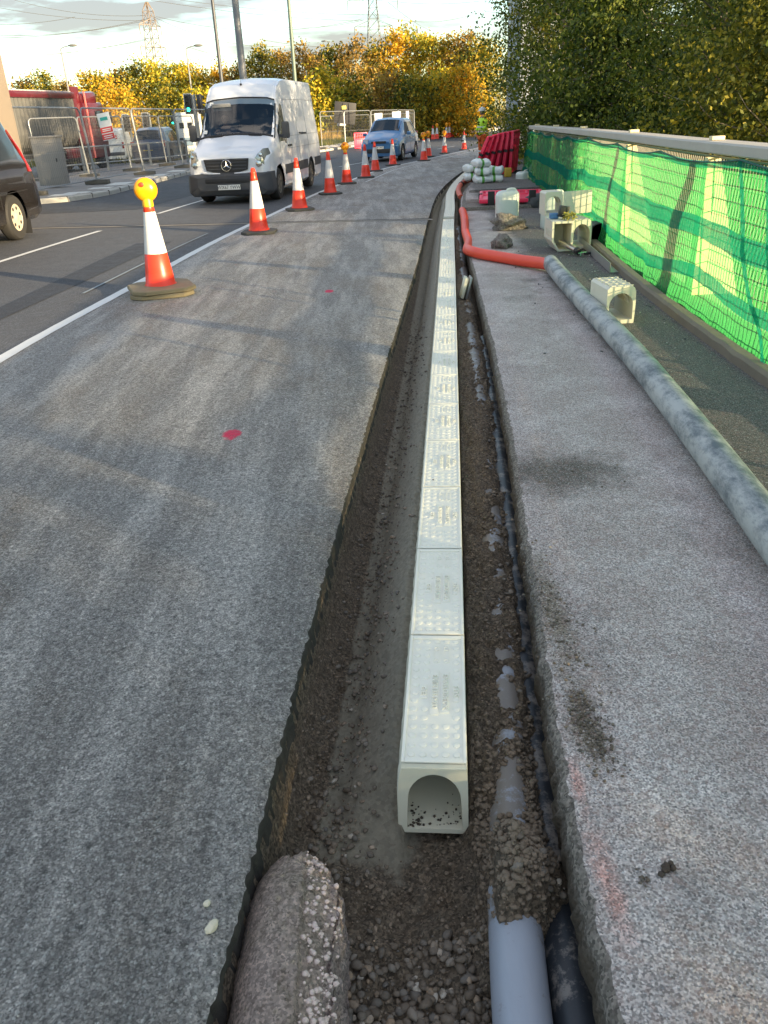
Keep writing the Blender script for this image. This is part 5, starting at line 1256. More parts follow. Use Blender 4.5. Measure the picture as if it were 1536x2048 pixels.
def heras(pa, pb, h, label, group='mesh fence panels on the traffic island', lean=.0, foot=True, feet=(1, 1)):
    """temporary fence panel from foot a to foot b"""
    pa, pb = Vector(pa), Vector(pb); d = (pb-pa); L = math.hypot(d.x, d.y); r = empty('mesh_fence_panel', pa, math.atan2(d.y, d.x), label, 'fence panel', group)
    sl = d.z/L; ln = lambda z: lean*z
    def q(x, z): return (x, ln(z), z+sl*x)
    fr_ = MB(); cr = .16; P = [q(.03, .02)]+[q(.03, h-cr)]+[q(.03+cr*(1-math.cos(a)), h-cr+cr*math.sin(a)) for a in (PI/6, PI/3, PI/2)]+[q(L-.03-cr+cr*math.sin(a), h-cr+cr*math.cos(a)) for a in (0, PI/6, PI/3, PI/2)]+[q(L-.03, .02)]
    fr_.tube(P, .024, 8); fr_.tube([q(.03, .14), q(L-.03, .14)], .018, 6); fr_.tube([q(.03, h*.30 if False else .98), q(L-.03, .98)], .004, 4); fr_.build('frame', m_galv, r)
    w = MB(); n = int(L/.11)
    for i in range(1, n): x = .03+(L-.06)*i/n; w.tube([q(x, .14), q(x, h-.02)], .0028, 3, caps=False)
    for k in range(1, 9): z = .14+(h-.16)*k/9; w.tube([q(.03, z), q(L-.03, z)], .0028, 3, caps=False)
    w.build('wire_mesh', m_wire, r, fix=False)
    for x, on in ((0, feet[0]), (L, feet[1])):
        if on: b = MB(); b.box((x, 0, .065+sl*x), (.24, .74, .13), bev=.025); b.build('foot', m_foot, r)
    return r
def ip(px, py, z=.0): return G(px, py, z)
f0 = ip(118, 380, -.02); f1 = ip(196, 368, -.02); f2 = ip(290, 350, -.03); f3 = ip(368, 336, -.05); f4 = f3+(f3-f2)
fm = f1+(f1-f2)*1.02
heras(fm, f1, 2.12, 'nearest mesh fence panel, in front of the grey cabinet', lean=.075); heras(f1, f2, 2.12, 'second mesh fence panel from the left, in front of the lorry cab', lean=.07, feet=(0, 1)); heras(f2, f3, 2.12, 'third mesh fence panel, in front of the dark blue car', lean=.07, feet=(0, 1)); heras(f3, f4, 2.12, 'fourth mesh fence panel, hidden behind the white van', lean=.05, feet=(0, 1))
g0 = ip(85, 365, -.12); g1 = ip(180, 355, -.12); g2 = ip(265, 343, -.13); g3 = ip(335, 332, -.15); g4 = ip(400, 322, -.18)
for a, c, l in ((g0, g1, 'mesh fence panel of the back row with a sagging top, behind the cabinet'), (g1, g2, 'mesh fence panel of the back row beside the lorry cab'), (g2, g3, 'mesh fence panel of the back row in front of the dark blue car'), (g3, g4, 'mesh fence panel of the back row ending at the white van')): heras(a, c, 2.05, l, lean=.06)
# cabinet
p = ip(106, 374, -.0); cb_ = empty('utility_cabinet', p, R(-4), 'grey metal roadside cabinet behind the mesh fence', 'cabinet')
m_cab = simple('cabinet_grey', (.27, .255, .235), .6, var=.08, nscale=3, dirt=.15)
cb_.scale = (.80, .80, .82); tl_ = Matrix.Rotation(.0, 3, 'Y')
b = MB(); b.box((0, .25, .85), (.98, .5, 1.6), tl_, bev=.015); b.build('housing', m_cab, cb_); b = MB(); b.box((0, .25, 1.675), (1.06, .58, .06), tl_, bev=.01); b.build('lid', m_cab, cb_); b = MB(); b.box((-.0, .0, .87), (.86, .02, 1.42), tl_, bev=.004); d_ = b.build('door', m_cab, cb_); b = MB(); b.box((.36, -.015, .9), (.03, .03, .12)); b.build('handle', m_black, d_)
# guard rail behind
b = MB(); a0 = ip(120, 352, -.1); a1 = ip(410, 322, -.2); n = 8; gl = empty('guard_rail', a0, 0, 'low galvanised guard rail running behind the mesh fence', 'guard rail')
for i in range(n):
    q0 = (a1-a0)*(i/(n-1)); b = MB(); b.box((q0.x, q0.y, .5+q0.z), (.09, .09, 1.05)); b.build('post', m_galv, gl)
for z in (.98, .35): b = MB(); b.tube([(0, 0, z), ((a1-a0).x, (a1-a0).y, z+(a1-a0).z)], .03, 6); b.build('rail', m_galv, gl)
# board on the fence
fd = (f2-f1).normalized(); p = f1+fd*.25*(f2-f1).length
def board(pc, w, h, th, rz, label, mat, name='notice_board', rx=0, cat='sign'):
    b = MB(); b.box((0, 0, 0), (w, th, h), bev=.004); o = b.build(name, mat); o.location = pc; o.rotation_euler = (rx, 0, rz); return tag(o, label, cat)
c = A(212, 253, (f1.y*.8+f2.y*.2)-.15); rz = math.atan2(fd.y, fd.x)-.6
o = board(c, .56, .98, .012, -.35, 'white and red notice board hung on the mesh fence beside the lorry cab', simple('paper_white', (.75, .76, .74), .7)); o.rotation_euler = (0, -.12, -.35); o.scale = (.8, 1, .78)
b = MB(); b.box((0, -.009, -.12), (.56, .006, .20)); b.box((0, -.009, -.36), (.56, .006, .20)); b.build('red_panel', simple('sign_red', (.6, .05, .05), .5), o)
b = MB(); b.box((.0, -.009, .28), (.34, .006, .12)); b.build('green_mark', simple('sign_teal', (.05, .4, .35), .5), o)
b = MB()
for z in (-.09, -.15, -.33, -.40): b.box((0, -.0135, z), (.40, .004, .03))
b.build('white_lettering', simple('paper_white', (.75, .76, .74), .7), o)
# ---- traffic signals
m_green = NT('green_signal_lit'); e_ = m_green.n('Emission', {'Color': (.02, 1., .55, 1), 'Strength': 3.}); m_green.t.links.new(e_.outputs[0], m_green.out.inputs[0]); m_green = m_green.m
m_white = simple('paper_white', (.75, .76, .74), .7)
def signal(px, py, Y, face, label, lit=True, s=1., pole=True, border=True):
    p = A(px, py, Y); r = empty('traffic_signal', (p.x, Y, prof(Y)+.1), face, label, 'traffic light', 'traffic lights at the junction'); z = p.z-prof(Y)-.1; r.scale = (1, 1, 1)
    b = MB(); b.box((0, 0, z), (.36*s, .18*s, .98*s), bev=.03); h = b.build('signal_head', m_black, r)
    if border: 
        b = MB(); b.box((0, .12*s, z), (.50*s, .01, 1.14*s)); b.build('border_board', m_white, h); b = MB(); b.box((0, .105*s, z), (.43*s, .012, 1.07*s)); b.build('backing_board', m_black, h)
    for k in range(3):
        zz = z+(1-k)*.31*s; b = MB(); b.lathe([(.105*s, -.09*s), (.0001, -.10*s)], (0, 0, zz), 16, 'Y'); b.build('lens', m_green if (k == 2 and lit) else simple('dead_lens', (.02, .015, .015), .3), h)
        b = MB(); b.grid([[(.115*s*math.cos(a), -.09*s-d, zz+.115*s*math.sin(a)) for a in [PI*q/10 for q in range(11)]] for d in (0, .15*s)]); b.build('visor', m_black, h)
    if pole: b = MB(); b.tube([(.30*s, .1, 0), (.30*s, .1, z+.5*s)], .057, 10); b.tube([(.0, .05, z+.3*s), (.30*s, .1, z+.3*s)], .02, 6); b.tube([(.0, .05, z-.3*s), (.30*s, .1, z-.3*s)], .02, 6); b.build('pole', m_galv, r)
    return r
signal(376, 208, 42, .05, 'traffic light showing green to the left of the white van', s=.76)
signal(400, 208, 43, 2.3, 'traffic light head turned sideways beside the lit green one', lit=False, s=.85, border=False)
signal(291, 243, 55, .05, 'dark traffic light seen above the dark blue car', lit=False, s=.85)
signal(254, 246, 50, .9, 'dark traffic light facing sideways beside the lorry cab', lit=False, s=.8)
signal(345, 240, 52, .1, 'small green traffic light seen between two fence posts', s=.5, border=False)
# white welfare cabins behind the signals
for i, (pa, pb) in enumerate((((360, 243), (404, 300)), ((405, 240), (425, 290)))):
    a = A(*pa, 62); c = A(pb[0], pb[1], 62); w = c.x-a.x; r = empty('site_cabin', (a.x+w/2, 62+i*3, prof(62)), 0, ('white site cabin behind the lit green traffic light', 'second white site cabin, mostly behind the van')[i], 'site cabin')
    hgt = 2.7; b = MB(); b.box((0, 0, hgt/2), (w, 2.4, hgt), bev=.04); b.build('wall', simple('cabin_white', (.6, .62, .62), .6), r)
    for x in (-w*.25, w*.2): b = MB(); b.box((x, -1.205, 1.9), (w*.25, .02, .35)); b.build('window', m_gdark, r)
    b = MB(); b.box((0, -1.206, .9), (w*.5, .02, .5)); b.build('blue_panel', simple('faded_blue', (.2, .28, .36), .6), r)
# ================================================================== FAR FENCE, BLACK SIGN, BARRIER (beyond the blue car)
def hf(px, Y): p = A(px, 240, Y); return Vector((p.x, Y, prof(Y)+.12))
hl = [hf(640, 56), hf(688, 58.5), hf(742, 60.5), hf(797, 64), hf(829, 69)]
for i in range(4): heras(hl[i], hl[i+1], 2.15, ['far mesh fence panel just right of the white van', 'far mesh fence panel holding the yellow tag, beside the black sign back', 'far mesh fence panel with white papers above the blue car', 'rightmost far mesh fence panel at the grass verge'][i], 'mesh fence panels beyond the blue car')
for (a, c, l) in ((hf(640, 62), hf(740, 66), 'second-row mesh fence panel behind the black sign'), (hf(741, 66.2), hf(828, 71.5), 'second-row mesh fence panel behind the white papers')): heras(a, c, 1.95, l, 'mesh fence panels beyond the blue car')
p = A(690, 226, 60); o = board(p, 1.45, 1.30, .04, .2, 'big black sign back propped behind the far mesh fence', simple('sign_black', (.012, .012, .016), .6), 'sign_back', cat='sign'); o.rotation_euler = (0, .13, .2)
b = MB()
for x in (-.3, .3): b.tube([(x*.6, -.03, .6), (x*1.3, -.12, -.65), (x*1.6, -.15, -1.5)], .02, 6)
b.build('frame_leg', m_black, o)
for (px, py, w, h, l, nm) in ((757, 236, .55, .60, 'left white paper notice pinned on the far mesh fence', 'paper_notice'), (793, 233, .60, .62, 'middle white paper notice pinned on the far mesh fence', 'paper_notice'), (815, 232, .22, .62, 'narrow white paper notice at the right of the far mesh fence', 'paper_notice'), (688, 215, .28, .2, 'small yellow tag on the far mesh fence before the black sign', 'tag'), (683, 247, .6, .28, 'white placard under the black sign', 'placard')):
    board(A(px, py, 58.2 if nm == 'tag' else 61), w, h, .01, .2, l, simple('tag_yellow', (.6, .55, .1), .6) if nm == 'tag' else simple('notice_grey', (.5, .5, .55), .7), nm, cat='notice')
p = G(729, 292); r = copy_tree(proto_b); r.location = (p.x-.2, p.y-8, prof(p.y)+.1); r.rotation_euler = (0, 0, .35); r.scale = (.8, .8, .95); tag(r, 'red barrier standing upright on the kerb left of the blue car', 'barrier', 'red plastic works barriers')
# white sheeting along the far kerb
b = MB(); rows = []
for y in ysteps(52, 100, 0, .5):
    x = isl(y)-.8; rows.append([(x+.5-1.2*k/5+.1*fr(y, k, 0, 1.1), y, prof(y)+.12+.25*abs(fr(y, k, 1, 1.3, 4))*(0 < k < 5)+.03) for k in range(6)])
b.grid(rows); tag(b.build('kerb_sheeting', simple('white_sheeting', (.6, .56, .52), .8), ang=180), 'crumpled pale sheeting laid along the far kerb', 'sheeting')
for (px, l) in ((655, 'dark car mirror and nose showing behind the white van'),):
    p = A(655, 285, 52)
# ================================================================== PEOPLE
def skin(V, E, Rr, sub=2):
    """one continuous skinned surface from joints; returns verts, faces"""
    me = bpy.data.meshes.new('s'); me.from_pydata([tuple(v_) for v_ in V], E, []); ob = bpy.data.objects.new('s', me); COL.objects.link(ob)
    ob.modifiers.new('k', 'SKIN'); sv_ = me.skin_vertices[0].data
    for i, r_ in enumerate(Rr): sv_[i].radius = (r_, r_) if not isinstance(r_, tuple) else r_; sv_[i].use_root = (i == 0)
    m = ob.modifiers.new('u', 'SUBSURF'); m.levels = sub; m.render_levels = sub
    dg = bpy.context.evaluated_depsgraph_get(); dg.update(); ev = ob.evaluated_get(dg); me2 = bpy.data.meshes.new_from_object(ev)
    vs = [v_.co.copy() for v_ in me2.vertices]; fs = [tuple(p.vertices) for p in me2.polygons]
    bpy.data.objects.remove(ob); bpy.data.meshes.remove(me); bpy.data.meshes.remove(me2); return vs, fs
m_skin = simple('skin', (.42, .24, .17), .55); m_hv = simple('hi_vis_yellow', (.55, .85, .03), .6, bump=.4, bscale=14); m_or = simple('orange_workwear', (.62, .10, .015), .7, var=.25, nscale=7, bump=.5, bscale=12); m_refl = simple('reflective_tape', (.65, .66, .64), .4); m_boot = simple('dusty_boots', (.18, .16, .13), .8); m_helm = simple('white_helmet', (.78, .78, .76), .35); m_hair = simple('dark_hair', (.03, .02, .015), .7)
def hand(b, w, d, up, s=1.):
    """five curled fingers; w wrist, d pointing direction, up = back of the hand"""
    d, up = Vector(d).normalized(), Vector(up).normalized(); sd = d.cross(up).normalized(); w = Vector(w)
    vs, fs = skin([w, w+d*.045, w+d*.09], [(0, 1), (1, 2)], [(.024*s, .030*s), (.020*s, .040*s), (.016*s, .036*s)], 1); b.add(vs, fs)
    for i, (o_, L_) in enumerate(((-.032, .062), (-.011, .076), (.010, .070), (.030, .055))):
        p = w+d*.088+sd*o_; P = [p-d*.02, p+d*L_*.4-up*.004, p+d*L_*.75-up*.022, p+d*L_*.85-up*.045]; vs, fs = skin(P, [(0, 1), (1, 2), (2, 3)], [.0095, .009, .0085, .0075], 1); b.add(vs, fs)
    p = w+d*.03+sd*-.03; vs, fs = skin([p, p+d*.03-sd*.028-up*.01, p+d*.06-sd*.03-up*.03], [(0, 1), (1, 2)], [.012, .011, .009], 1); b.add(vs, fs)
def head_mb(b, c, yaw, s=1.):
    """head with face; face looks to -y before yaw"""
    bm = bmesh.new(); bmesh.ops.create_icosphere(bm, subdivisions=4, radius=1); Rz = Matrix.Rotation(yaw, 3, 'Z')
    for v_ in bm.verts:
        x, y, z = v_.co; 
        k = 1-.24*max(0, -z)**1.3
        X, Y, Z = x*.076*k, y*.096*(1-.12*max(0, -z)), z*.118
        if y < 0:
            f = math.exp(-((x/.16)**2+((z+.02)/.28)**2)); Y -= .022*math.exp(-((x/.13)**2+((z+.10)/.16)**2))       # nose
            Y += .010*(math.exp(-(((x-.36)/.17)**2+((z-.10)/.11)**2))+math.exp(-(((x+.36)/.17)**2+((z-.10)/.11)**2)))   # eye sockets
            Y -= .006*math.exp(-((x/.4)**2+((z+.47)/.07)**2)); Y += .005*math.exp(-((x/.35)**2+((z+.40)/.03)**2)); Y -= .012*math.exp(-((x/.3)**2+((z+.8)/.15)**2)) # lips, chin
        v_.co = Vector(c)+Rz@Vector((X, Y, Z))*s
    b.add([v_.co.copy() for v_ in bm.verts], [tuple(v_.index for v_ in f.verts) for f in bm.faces]); bm.free()
    for sx in (-1, 1):
        p = Vector(c)+Rz@Vector((sx*.078, .008, .0))*s; b.rock(p, (.022*s, .04*s, .062*s), .1, 2, 5, yaw)
def face_bits(parent, c, yaw, s=1.):
    Rz = Matrix.Rotation(yaw, 3, 'Z'); b = MB()
    for sx in (-1, 1): b.rock(Vector(c)+Rz@Vector((sx*.029, -.083, .012))*s, (.022*s, .014*s, .012*s), 0, 2, 1, yaw)
    b.build('eyes', simple('eye_dark', (.05, .04, .035), .2), parent, ang=180)
# worker, standing, facing right/away, arms forward
def build_worker():
    r = empty('person', (4.52, 34.4, prof(34.4)), -1.15, 'worker in white helmet, yellow hi-vis jacket and orange trousers standing by the barriers', 'person')
    # local: faces +x... body built facing -y
    J = [(0, 0, .95), (0, .01, 1.12), (0, .015, 1.32), (0, .0, 1.46), (0, -.005, 1.56),
         (-.19, 0, 1.41), (-.25, .01, 1.15), (-.22, -.20, 1.02), (.19, 0, 1.41), (.25, .01, 1.15), (.20, -.20, 1.05),
         (-.10, 0, .88), (-.11, -.01, .50), (-.11, .02, .10), (-.12, -.12, .04), (.10, 0, .88), (.11, -.01, .50), (.11, .02, .10), (.12, -.12, .04)]
    E = [(0, 1), (1, 2), (2, 3), (3, 4), (3, 5), (5, 6), (6, 7), (3, 8), (8, 9), (9, 10), (0, 11), (11, 12), (12, 13), (13, 14), (0, 15), (15, 16), (16, 17), (17, 18)]
    Rr = [.125, .12, .135, .09, .052, .058, .045, .03, .058, .045, .03, .09, .062, .043, .038, .09, .062, .043, .038]
    b = MB(); b.add(*skin(J, E, Rr)); head_mb(b, (0, -.01, 1.68), 0); hand(b, (-.22, -.20, 1.02), (.1, -1, -.1), (0, -.1, 1)); hand(b, (.20, -.20, 1.05), (-.1, -1, -.1), (0, -.1, 1)); body = b.build('body', m_skin, r, ang=180)
    face_bits(r, (0, -.01, 1.68), 0)
    b = MB(); b.add(*skin([(0, 0, .86), (0, .0, 1.0), (0, .01, 1.2), (0, .0, 1.40), (0, 0, 1.49), (-.19, 0, 1.42), (-.27, .01, 1.15), (-.23, -.17, 1.04), (.19, 0, 1.42), (.27, .01, 1.15), (.21, -.17, 1.06)], [(0, 1), (1, 2), (2, 3), (3, 4), (3, 5), (5, 6), (6, 7), (3, 8), (8, 9), (9, 10)], [.185, .18, .185, .15, .08, .088, .07, .05, .088, .07, .05])); j = b.build('hi_vis_jacket', m_hv, r, ang=180)
    for z, k in ((.98, .20), (1.14, .205)):
        b = MB(); b.lathe([(k, z), (k+.004, z+.005), (k+.004, z+.045), (k, z+.05)], (0, .0, 0), 24, sx=1.04, sy=.98); b.build('reflective_band', m_refl, j)
    b = MB(); b.add(*skin([(0, 0, .90), (-.105, 0, .80), (-.115, -.01, .48), (-.115, .02, .10), (.105, 0, .80), (.115, -.01, .48), (.115, .02, .10)], [(0, 1), (1, 2), (2, 3), (0, 4), (4, 5), (5, 6)], [.165, .125, .095, .085, .125, .095, .085])); t_ = b.build('orange_trousers', m_or, r, ang=180)
    for sx in (-1, 1):
        for z in (.28,): b = MB(); b.lathe([(.105, z), (.108, z+.005), (.108, z+.05), (.105, z+.055)], (sx*.115, .005, 0), 18); b.build('reflective_band', m_refl, t_)
        b = MB(); b.add(*skin([(sx*.115, .04, .10), (sx*.118, .0, .055), (sx*.12, -.13, .045)], [(0, 1), (1, 2)], [.075, .06, .05])); b.build('boot', m_boot, r, ang=180)
    b = MB(); b.lathe([(.128, 1.715), (.13, 1.73), (.122, 1.79), (.09, 1.84), (.04, 1.862), (.0001, 1.866)], (0, -.005, 0), 24, sy=1.15); b.box((0, -.15, 1.722), (.17, .09, .012), bev=.005); b.build('helmet', m_helm, r, ang=50)
    b = MB(); b.lathe([(.092, 1.60), (.10, 1.64), (.10, 1.715)], (0, .012, 0), 18); h = b.build('hair', m_hair, r)
build_worker()
# driver in the white van
dr = empty('person', (0, 0, 0), 0, 'driver in dark clothes at the wheel of the white van', 'person')
dr.matrix_world = Matrix.Translation(van.location)@Matrix.Rotation(ang_v, 4, 'Z')
b = MB(); b.add(*skin([(-.42, 1.66, 1.0), (-.42, 1.66, 1.2), (-.42, 1.63, 1.38), (-.42, 1.60, 1.50), (-.42, 1.575, 1.58), (-.60, 1.62, 1.43), (-.66, 1.52, 1.22), (-.58, 1.38, 1.36), (-.24, 1.62, 1.43), (-.20, 1.5, 1.22), (-.27, 1.36, 1.33)], [(0, 1), (1, 2), (2, 3), (3, 4), (3, 5), (5, 6), (6, 7), (3, 8), (8, 9), (9, 10)], [.13, .13, .14, .09, .055, .062, .05, .035, .062, .05, .035]))
head_mb(b, (-.42, 1.545, 1.70), .1); hand(b, (-.58, 1.38, 1.36), (.3, -.3, .9), (0, -1, .2)); hand(b, (-.27, 1.36, 1.33), (-.3, -.2, .9), (0, -1, .2)); b.build('body', m_skin, dr, ang=180); face_bits(dr, (-.42, 1.545, 1.70), .1)
b = MB(); b.add(*skin([(-.42, 1.66, 1.0), (-.42, 1.66, 1.2), (-.42, 1.63, 1.38), (-.42, 1.60, 1.49), (-.60, 1.62, 1.43), (-.66, 1.52, 1.22), (-.59, 1.40, 1.33), (-.24, 1.62, 1.43), (-.20, 1.5, 1.22), (-.26, 1.38, 1.30)], [(0, 1), (1, 2), (2, 3), (3, 4), (4, 5), (5, 6), (3, 7), (7, 8), (8, 9)], [.17, .17, .17, .10, .085, .068, .055, .085, .068, .055])); b.build('dark_jacket', simple('navy_jacket', (.03, .035, .05), .8), dr, ang=180)
b = MB(); b.lathe([(.078, 1.76), (.082, 1.79), (.06, 1.822), (.0001, 1.83)], (-.42, 1.56, 0), 18, sy=1.2); b.build('hair', m_hair, dr)
# ================================================================== LEAFY THINGS
def leaf_mat(name, cols, trans=.35, sc_=.5):
    t = NT(name); P = t.pos; ri = t.geo.outputs['Random Per Island']
    nz = t.noise(sc_, 4, .6, P)
    f = t.math('ADD', t.math('MULTIPLY', nz, .9), t.math('MULTIPLY', t.math('SUBTRACT', ri, .5), .45))
    n = len(cols); c = t.ramp(f, *[(.25+.45*i/(n-1), cols[i]) for i in range(n)])
    d = t.n('BsdfPrincipled', {'Base Color': c, 'Roughness': .6, 'Specular IOR Level': .25}); tl = t.n('BsdfTranslucent', {'Color': t.mix(1., c, (1.3, 1.25, .6), 'MULTIPLY')}); m = t.n('MixShader', {0: trans}); t.set(m.inputs[1], d.outputs[0]); t.set(m.inputs[2], tl.outputs[0]); t.t.links.new(m.outputs[0], t.out.inputs[0]); return t.m
LM = {'green': leaf_mat('green_leaves', [(0.028, 0.050, 0.011), (0.062, 0.093, 0.015), (0.095, 0.13, 0.022), (0.16, 0.175, 0.03)]),
      'olive': leaf_mat('olive_leaves', [(0.046, 0.063, 0.013), (0.106, 0.119, 0.020), (0.17, 0.175, 0.026), (0.30, 0.25, 0.033)]),
      'yellow': leaf_mat('yellow_leaves_far', [(0.085, 0.119, 0.021), (0.289, 0.289, 0.034), (0.561, 0.425, 0.034), (0.697, 0.468, 0.043)]),
      'gold': leaf_mat('golden_leaves_far', [(0.153, 0.162, 0.025), (0.442, 0.306, 0.025), (0.697, 0.425, 0.034), (0.697, 0.323, 0.025)]),
      'rust': leaf_mat('rusty_leaves_far', [(0.064, 0.068, 0.020), (0.208, 0.144, 0.040), (0.368, 0.216, 0.056), (0.416, 0.288, 0.064)]),
      'mix': leaf_mat('mixed_leaves_far', [(0.043, 0.061, 0.013), (0.158, 0.173, 0.022), (0.346, 0.259, 0.029), (0.504, 0.346, 0.036)])}
m_bark = simple('bark', (.11, .09, .065), .9, var=.3, nscale=9, bump=.8, bscale=30); m_barkp = simple('pale_bark', (.24, .20, .14), .85, var=.25, nscale=9, bump=.5)
def leaves(name, C_, size, mat, parent, seed=0, asp=.6):
    g = np.random.default_rng(seed); N = len(C_); u = g.normal(size=(N, 3)); u /= np.linalg.norm(u, axis=1)[:, None]; w = g.normal(size=(N, 3)); w -= (w*u).sum(1)[:, None]*u; w /= np.linalg.norm(w, axis=1)[:, None]
    s = size*g.uniform(.6, 1.3, N)[:, None]; C_ = np.asarray(C_); V = np.stack([C_-u*s*.5, C_+w*s*asp*.5, C_+u*s*.5, C_-w*s*asp*.5], 1).reshape(-1, 3).astype(np.float32)
    me = bpy.data.meshes.new(name); me.vertices.add(4*N); me.vertices.foreach_set('co', V.ravel()); me.loops.add(4*N); me.loops.foreach_set('vertex_index', np.arange(4*N, dtype=np.int32)); me.polygons.add(N); me.polygons.foreach_set('loop_start', np.arange(0, 4*N, 4, dtype=np.int32)); me.update(calc_edges=True); me.materials.append(mat)
    o = bpy.data.objects.new(name, me); COL.objects.link(o); o.parent = parent; return o
def tree(x, y, z0, h, w, n, leaf, mat, label, seed, name='tree', crown0=.12, nb=26, bark=None, cat='tree', group=None, bare=False, clump=.5, lean=0.):
    g = np.random.default_rng(seed); random.seed(seed); r = empty(name, (x, y, z0), 0, label, cat, group)
    b = MB(); tips = []
    top = Vector((lean, 0, h*.93)); tr = [Vector((lean*(k/8)**1.5+.06*h*.15*math.sin(k*1.7+seed), .05*math.sin(k*2.1+seed), h*.9*k/8)) for k in range(9)]
    r0 = .011*h+.02; b.tube(tr, r0, 7, r1=r0*.25)
    nl = nb
    for i in range(nl):
        t = crown0+(1-crown0)*(i+.5)/nl*.95; k = t*8; p = tr[min(8, int(k))].lerp(tr[min(8, int(k)+1)], k-int(k)); a = i*2.4+seed
        env = w*(.42+.58*math.sin(PI*min(1, (t*1.05)**.8)))*random.uniform(.55, 1.1)
        if t > .8: env *= .6
        e = p+Vector((math.cos(a)*env, math.sin(a)*env, h*random.uniform(.02, .12))); mid = p.lerp(e, .5)+Vector((random.gauss(0, .1), random.gauss(0, .1), -.03*h*random.random())); b.tube(smooth_path([p, mid, e], 3), r0*.35*(1-t*.6), 5, r1=r0*.06); tips.append((p, mid, e, env))
        if bare or i % 2 == 0:
            for q in range(5 if bare else 2): st = mid.lerp(e, random.random()); d = Vector((math.cos(a+random.gauss(0, .8)), math.sin(a+random.gauss(0, .8)), random.uniform(.1, .9)))*env*random.uniform(.3, .6); b.tube([st, st+d*.5+Vector((0, 0, -.03)), st+d], r0*.12, 4, r1=r0*.03)
    b.build('trunk', bark or m_bark, r, fix=False, ang=180)
    if n:
        # leaf sprays round the outer ends of the limbs
        ncl = max(8, n//14); ti = g.integers(0, len(tips), ncl); C_ = []
        s_ = g.uniform(.35, 1.1, ncl)
        for k in range(ncl):
            p, m_, e, env = tips[ti[k]]; q = m_.lerp(e, float(s_[k])) if s_[k] < 1 else e; c = np.array(q)+g.normal(size=3)*np.array([1, 1, .8])*(clump*max(.5, env*.42)); C_.append(c)
        C_ = np.array(C_); L_ = np.repeat(C_, 14, 0)+g.normal(size=(ncl*14, 3))*np.array([1, 1, .75])*(leaf*1.5)
        L_ = L_[L_[:, 2] > .1]; leaves('crown', L_, leaf, mat, r, seed)
    return r
# far autumn line: (px, top py, Y, width m, kind)
far = [(45, 168, 112, 3.2, 'rust', 'low rusty tree at the far left end of the autumn line'), (88, 160, 110, 3.0, 'mix', 'small round tree beside the leftmost street lamp'), (130, 170, 108, 3.0, 'rust', 'thin brown tree just right of the leftmost street lamp'), (185, 156, 92, 3.4, 'gold', 'bright orange tree above the red lorry cab'), (232, 150, 100, 3.6, 'rust', 'brown tree between the orange tree and the left pylon'),
       (270, 132, 98, 4.2, 'mix', 'tall tree directly left of the pylon foot'), (312, 134, 96, 4.2, 'yellow', 'yellow tree in front of the pylon foot'), (352, 140, 96, 4.0, 'yellow', 'yellow green tree left of the second street lamp'), (392, 146, 98, 3.6, 'gold', 'orange tree behind the lit traffic light'), (436, 148, 100, 3.4, 'gold', 'orange tree behind the slim dark pole'), (480, 138, 98, 3.0, 'rust', 'brown tree behind the thick grey pole'),
       (515, 108, 92, 3.8, 'mix', 'dark-leaved tree above the van roof'), (560, 112, 94, 4.0, 'rust', 'rusty tree left of the green pole'), (612, 108, 90, 4.2, 'rust', 'rusty tree right of the green pole'), (640, 152, 76, 2.6, 'yellow', 'low golden bush beside the van rear'), (662, 100, 92, 4.0, 'mix', 'mixed brown and green tree left of the right pylon'), (702, 98, 90, 4.0, 'rust', 'dark rusty tree just left of the right pylon foot'),
       (748, 102, 92, 3.6, 'mix', 'tree standing before the right pylon foot'), (788, 84, 92, 3.8, 'gold', 'golden tree just right of the right pylon'), (826, 72, 94, 4.2, 'yellow', 'tallest yellow tree of the autumn line'), (862, 84, 92, 3.8, 'yellow', 'yellow green tree right of the tallest one'), (898, 86, 90, 3.8, 'gold', 'orange brown tree near the dark green trees'), (935, 78, 88, 3.6, 'rust', 'bare-topped brown tree touching the dark green trees'), (770, 165, 80, 3.0, 'rust', 'low purplish bush above the blue car roof'), (880, 150, 80, 3.0, 'yellow', 'low leafy bush above the far cones'), (968, 90, 86, 4., 'mix', 'tree half hidden behind the dark green trees'),
       (700, 175, 78, 2.6, 'mix', 'low tree behind the black sign'), (826, 160, 78, 3.0, 'mix', 'low tree right of the blue car'), (925, 140, 78, 2.8, 'gold', 'low golden tree above the worker'), (560, 180, 82, 3., 'mix', 'low tree behind the van body'), (330, 190, 84, 3.2, 'mix', 'low shrubby tree above the dark blue car'), (235, 185, 84, 3.2, 'gold', 'low golden shrub beside the lorry cab'), (390, 185, 84, 3.2, 'yellow', 'low yellow shrub behind the traffic light')]
for i, (px, py, Y, w, k, lab) in enumerate(far):
    p = A(px, py, Y); z0 = prof(Y)-.2; h = (p.z-z0)*1.13
    tree(p.x, Y, z0, h, w*.78, 4800 if h > 6 else 3200, .30, LM[k], lab, 40+i, 'autumn_tree', .03, 30, group='autumn trees along the horizon', clump=.50)
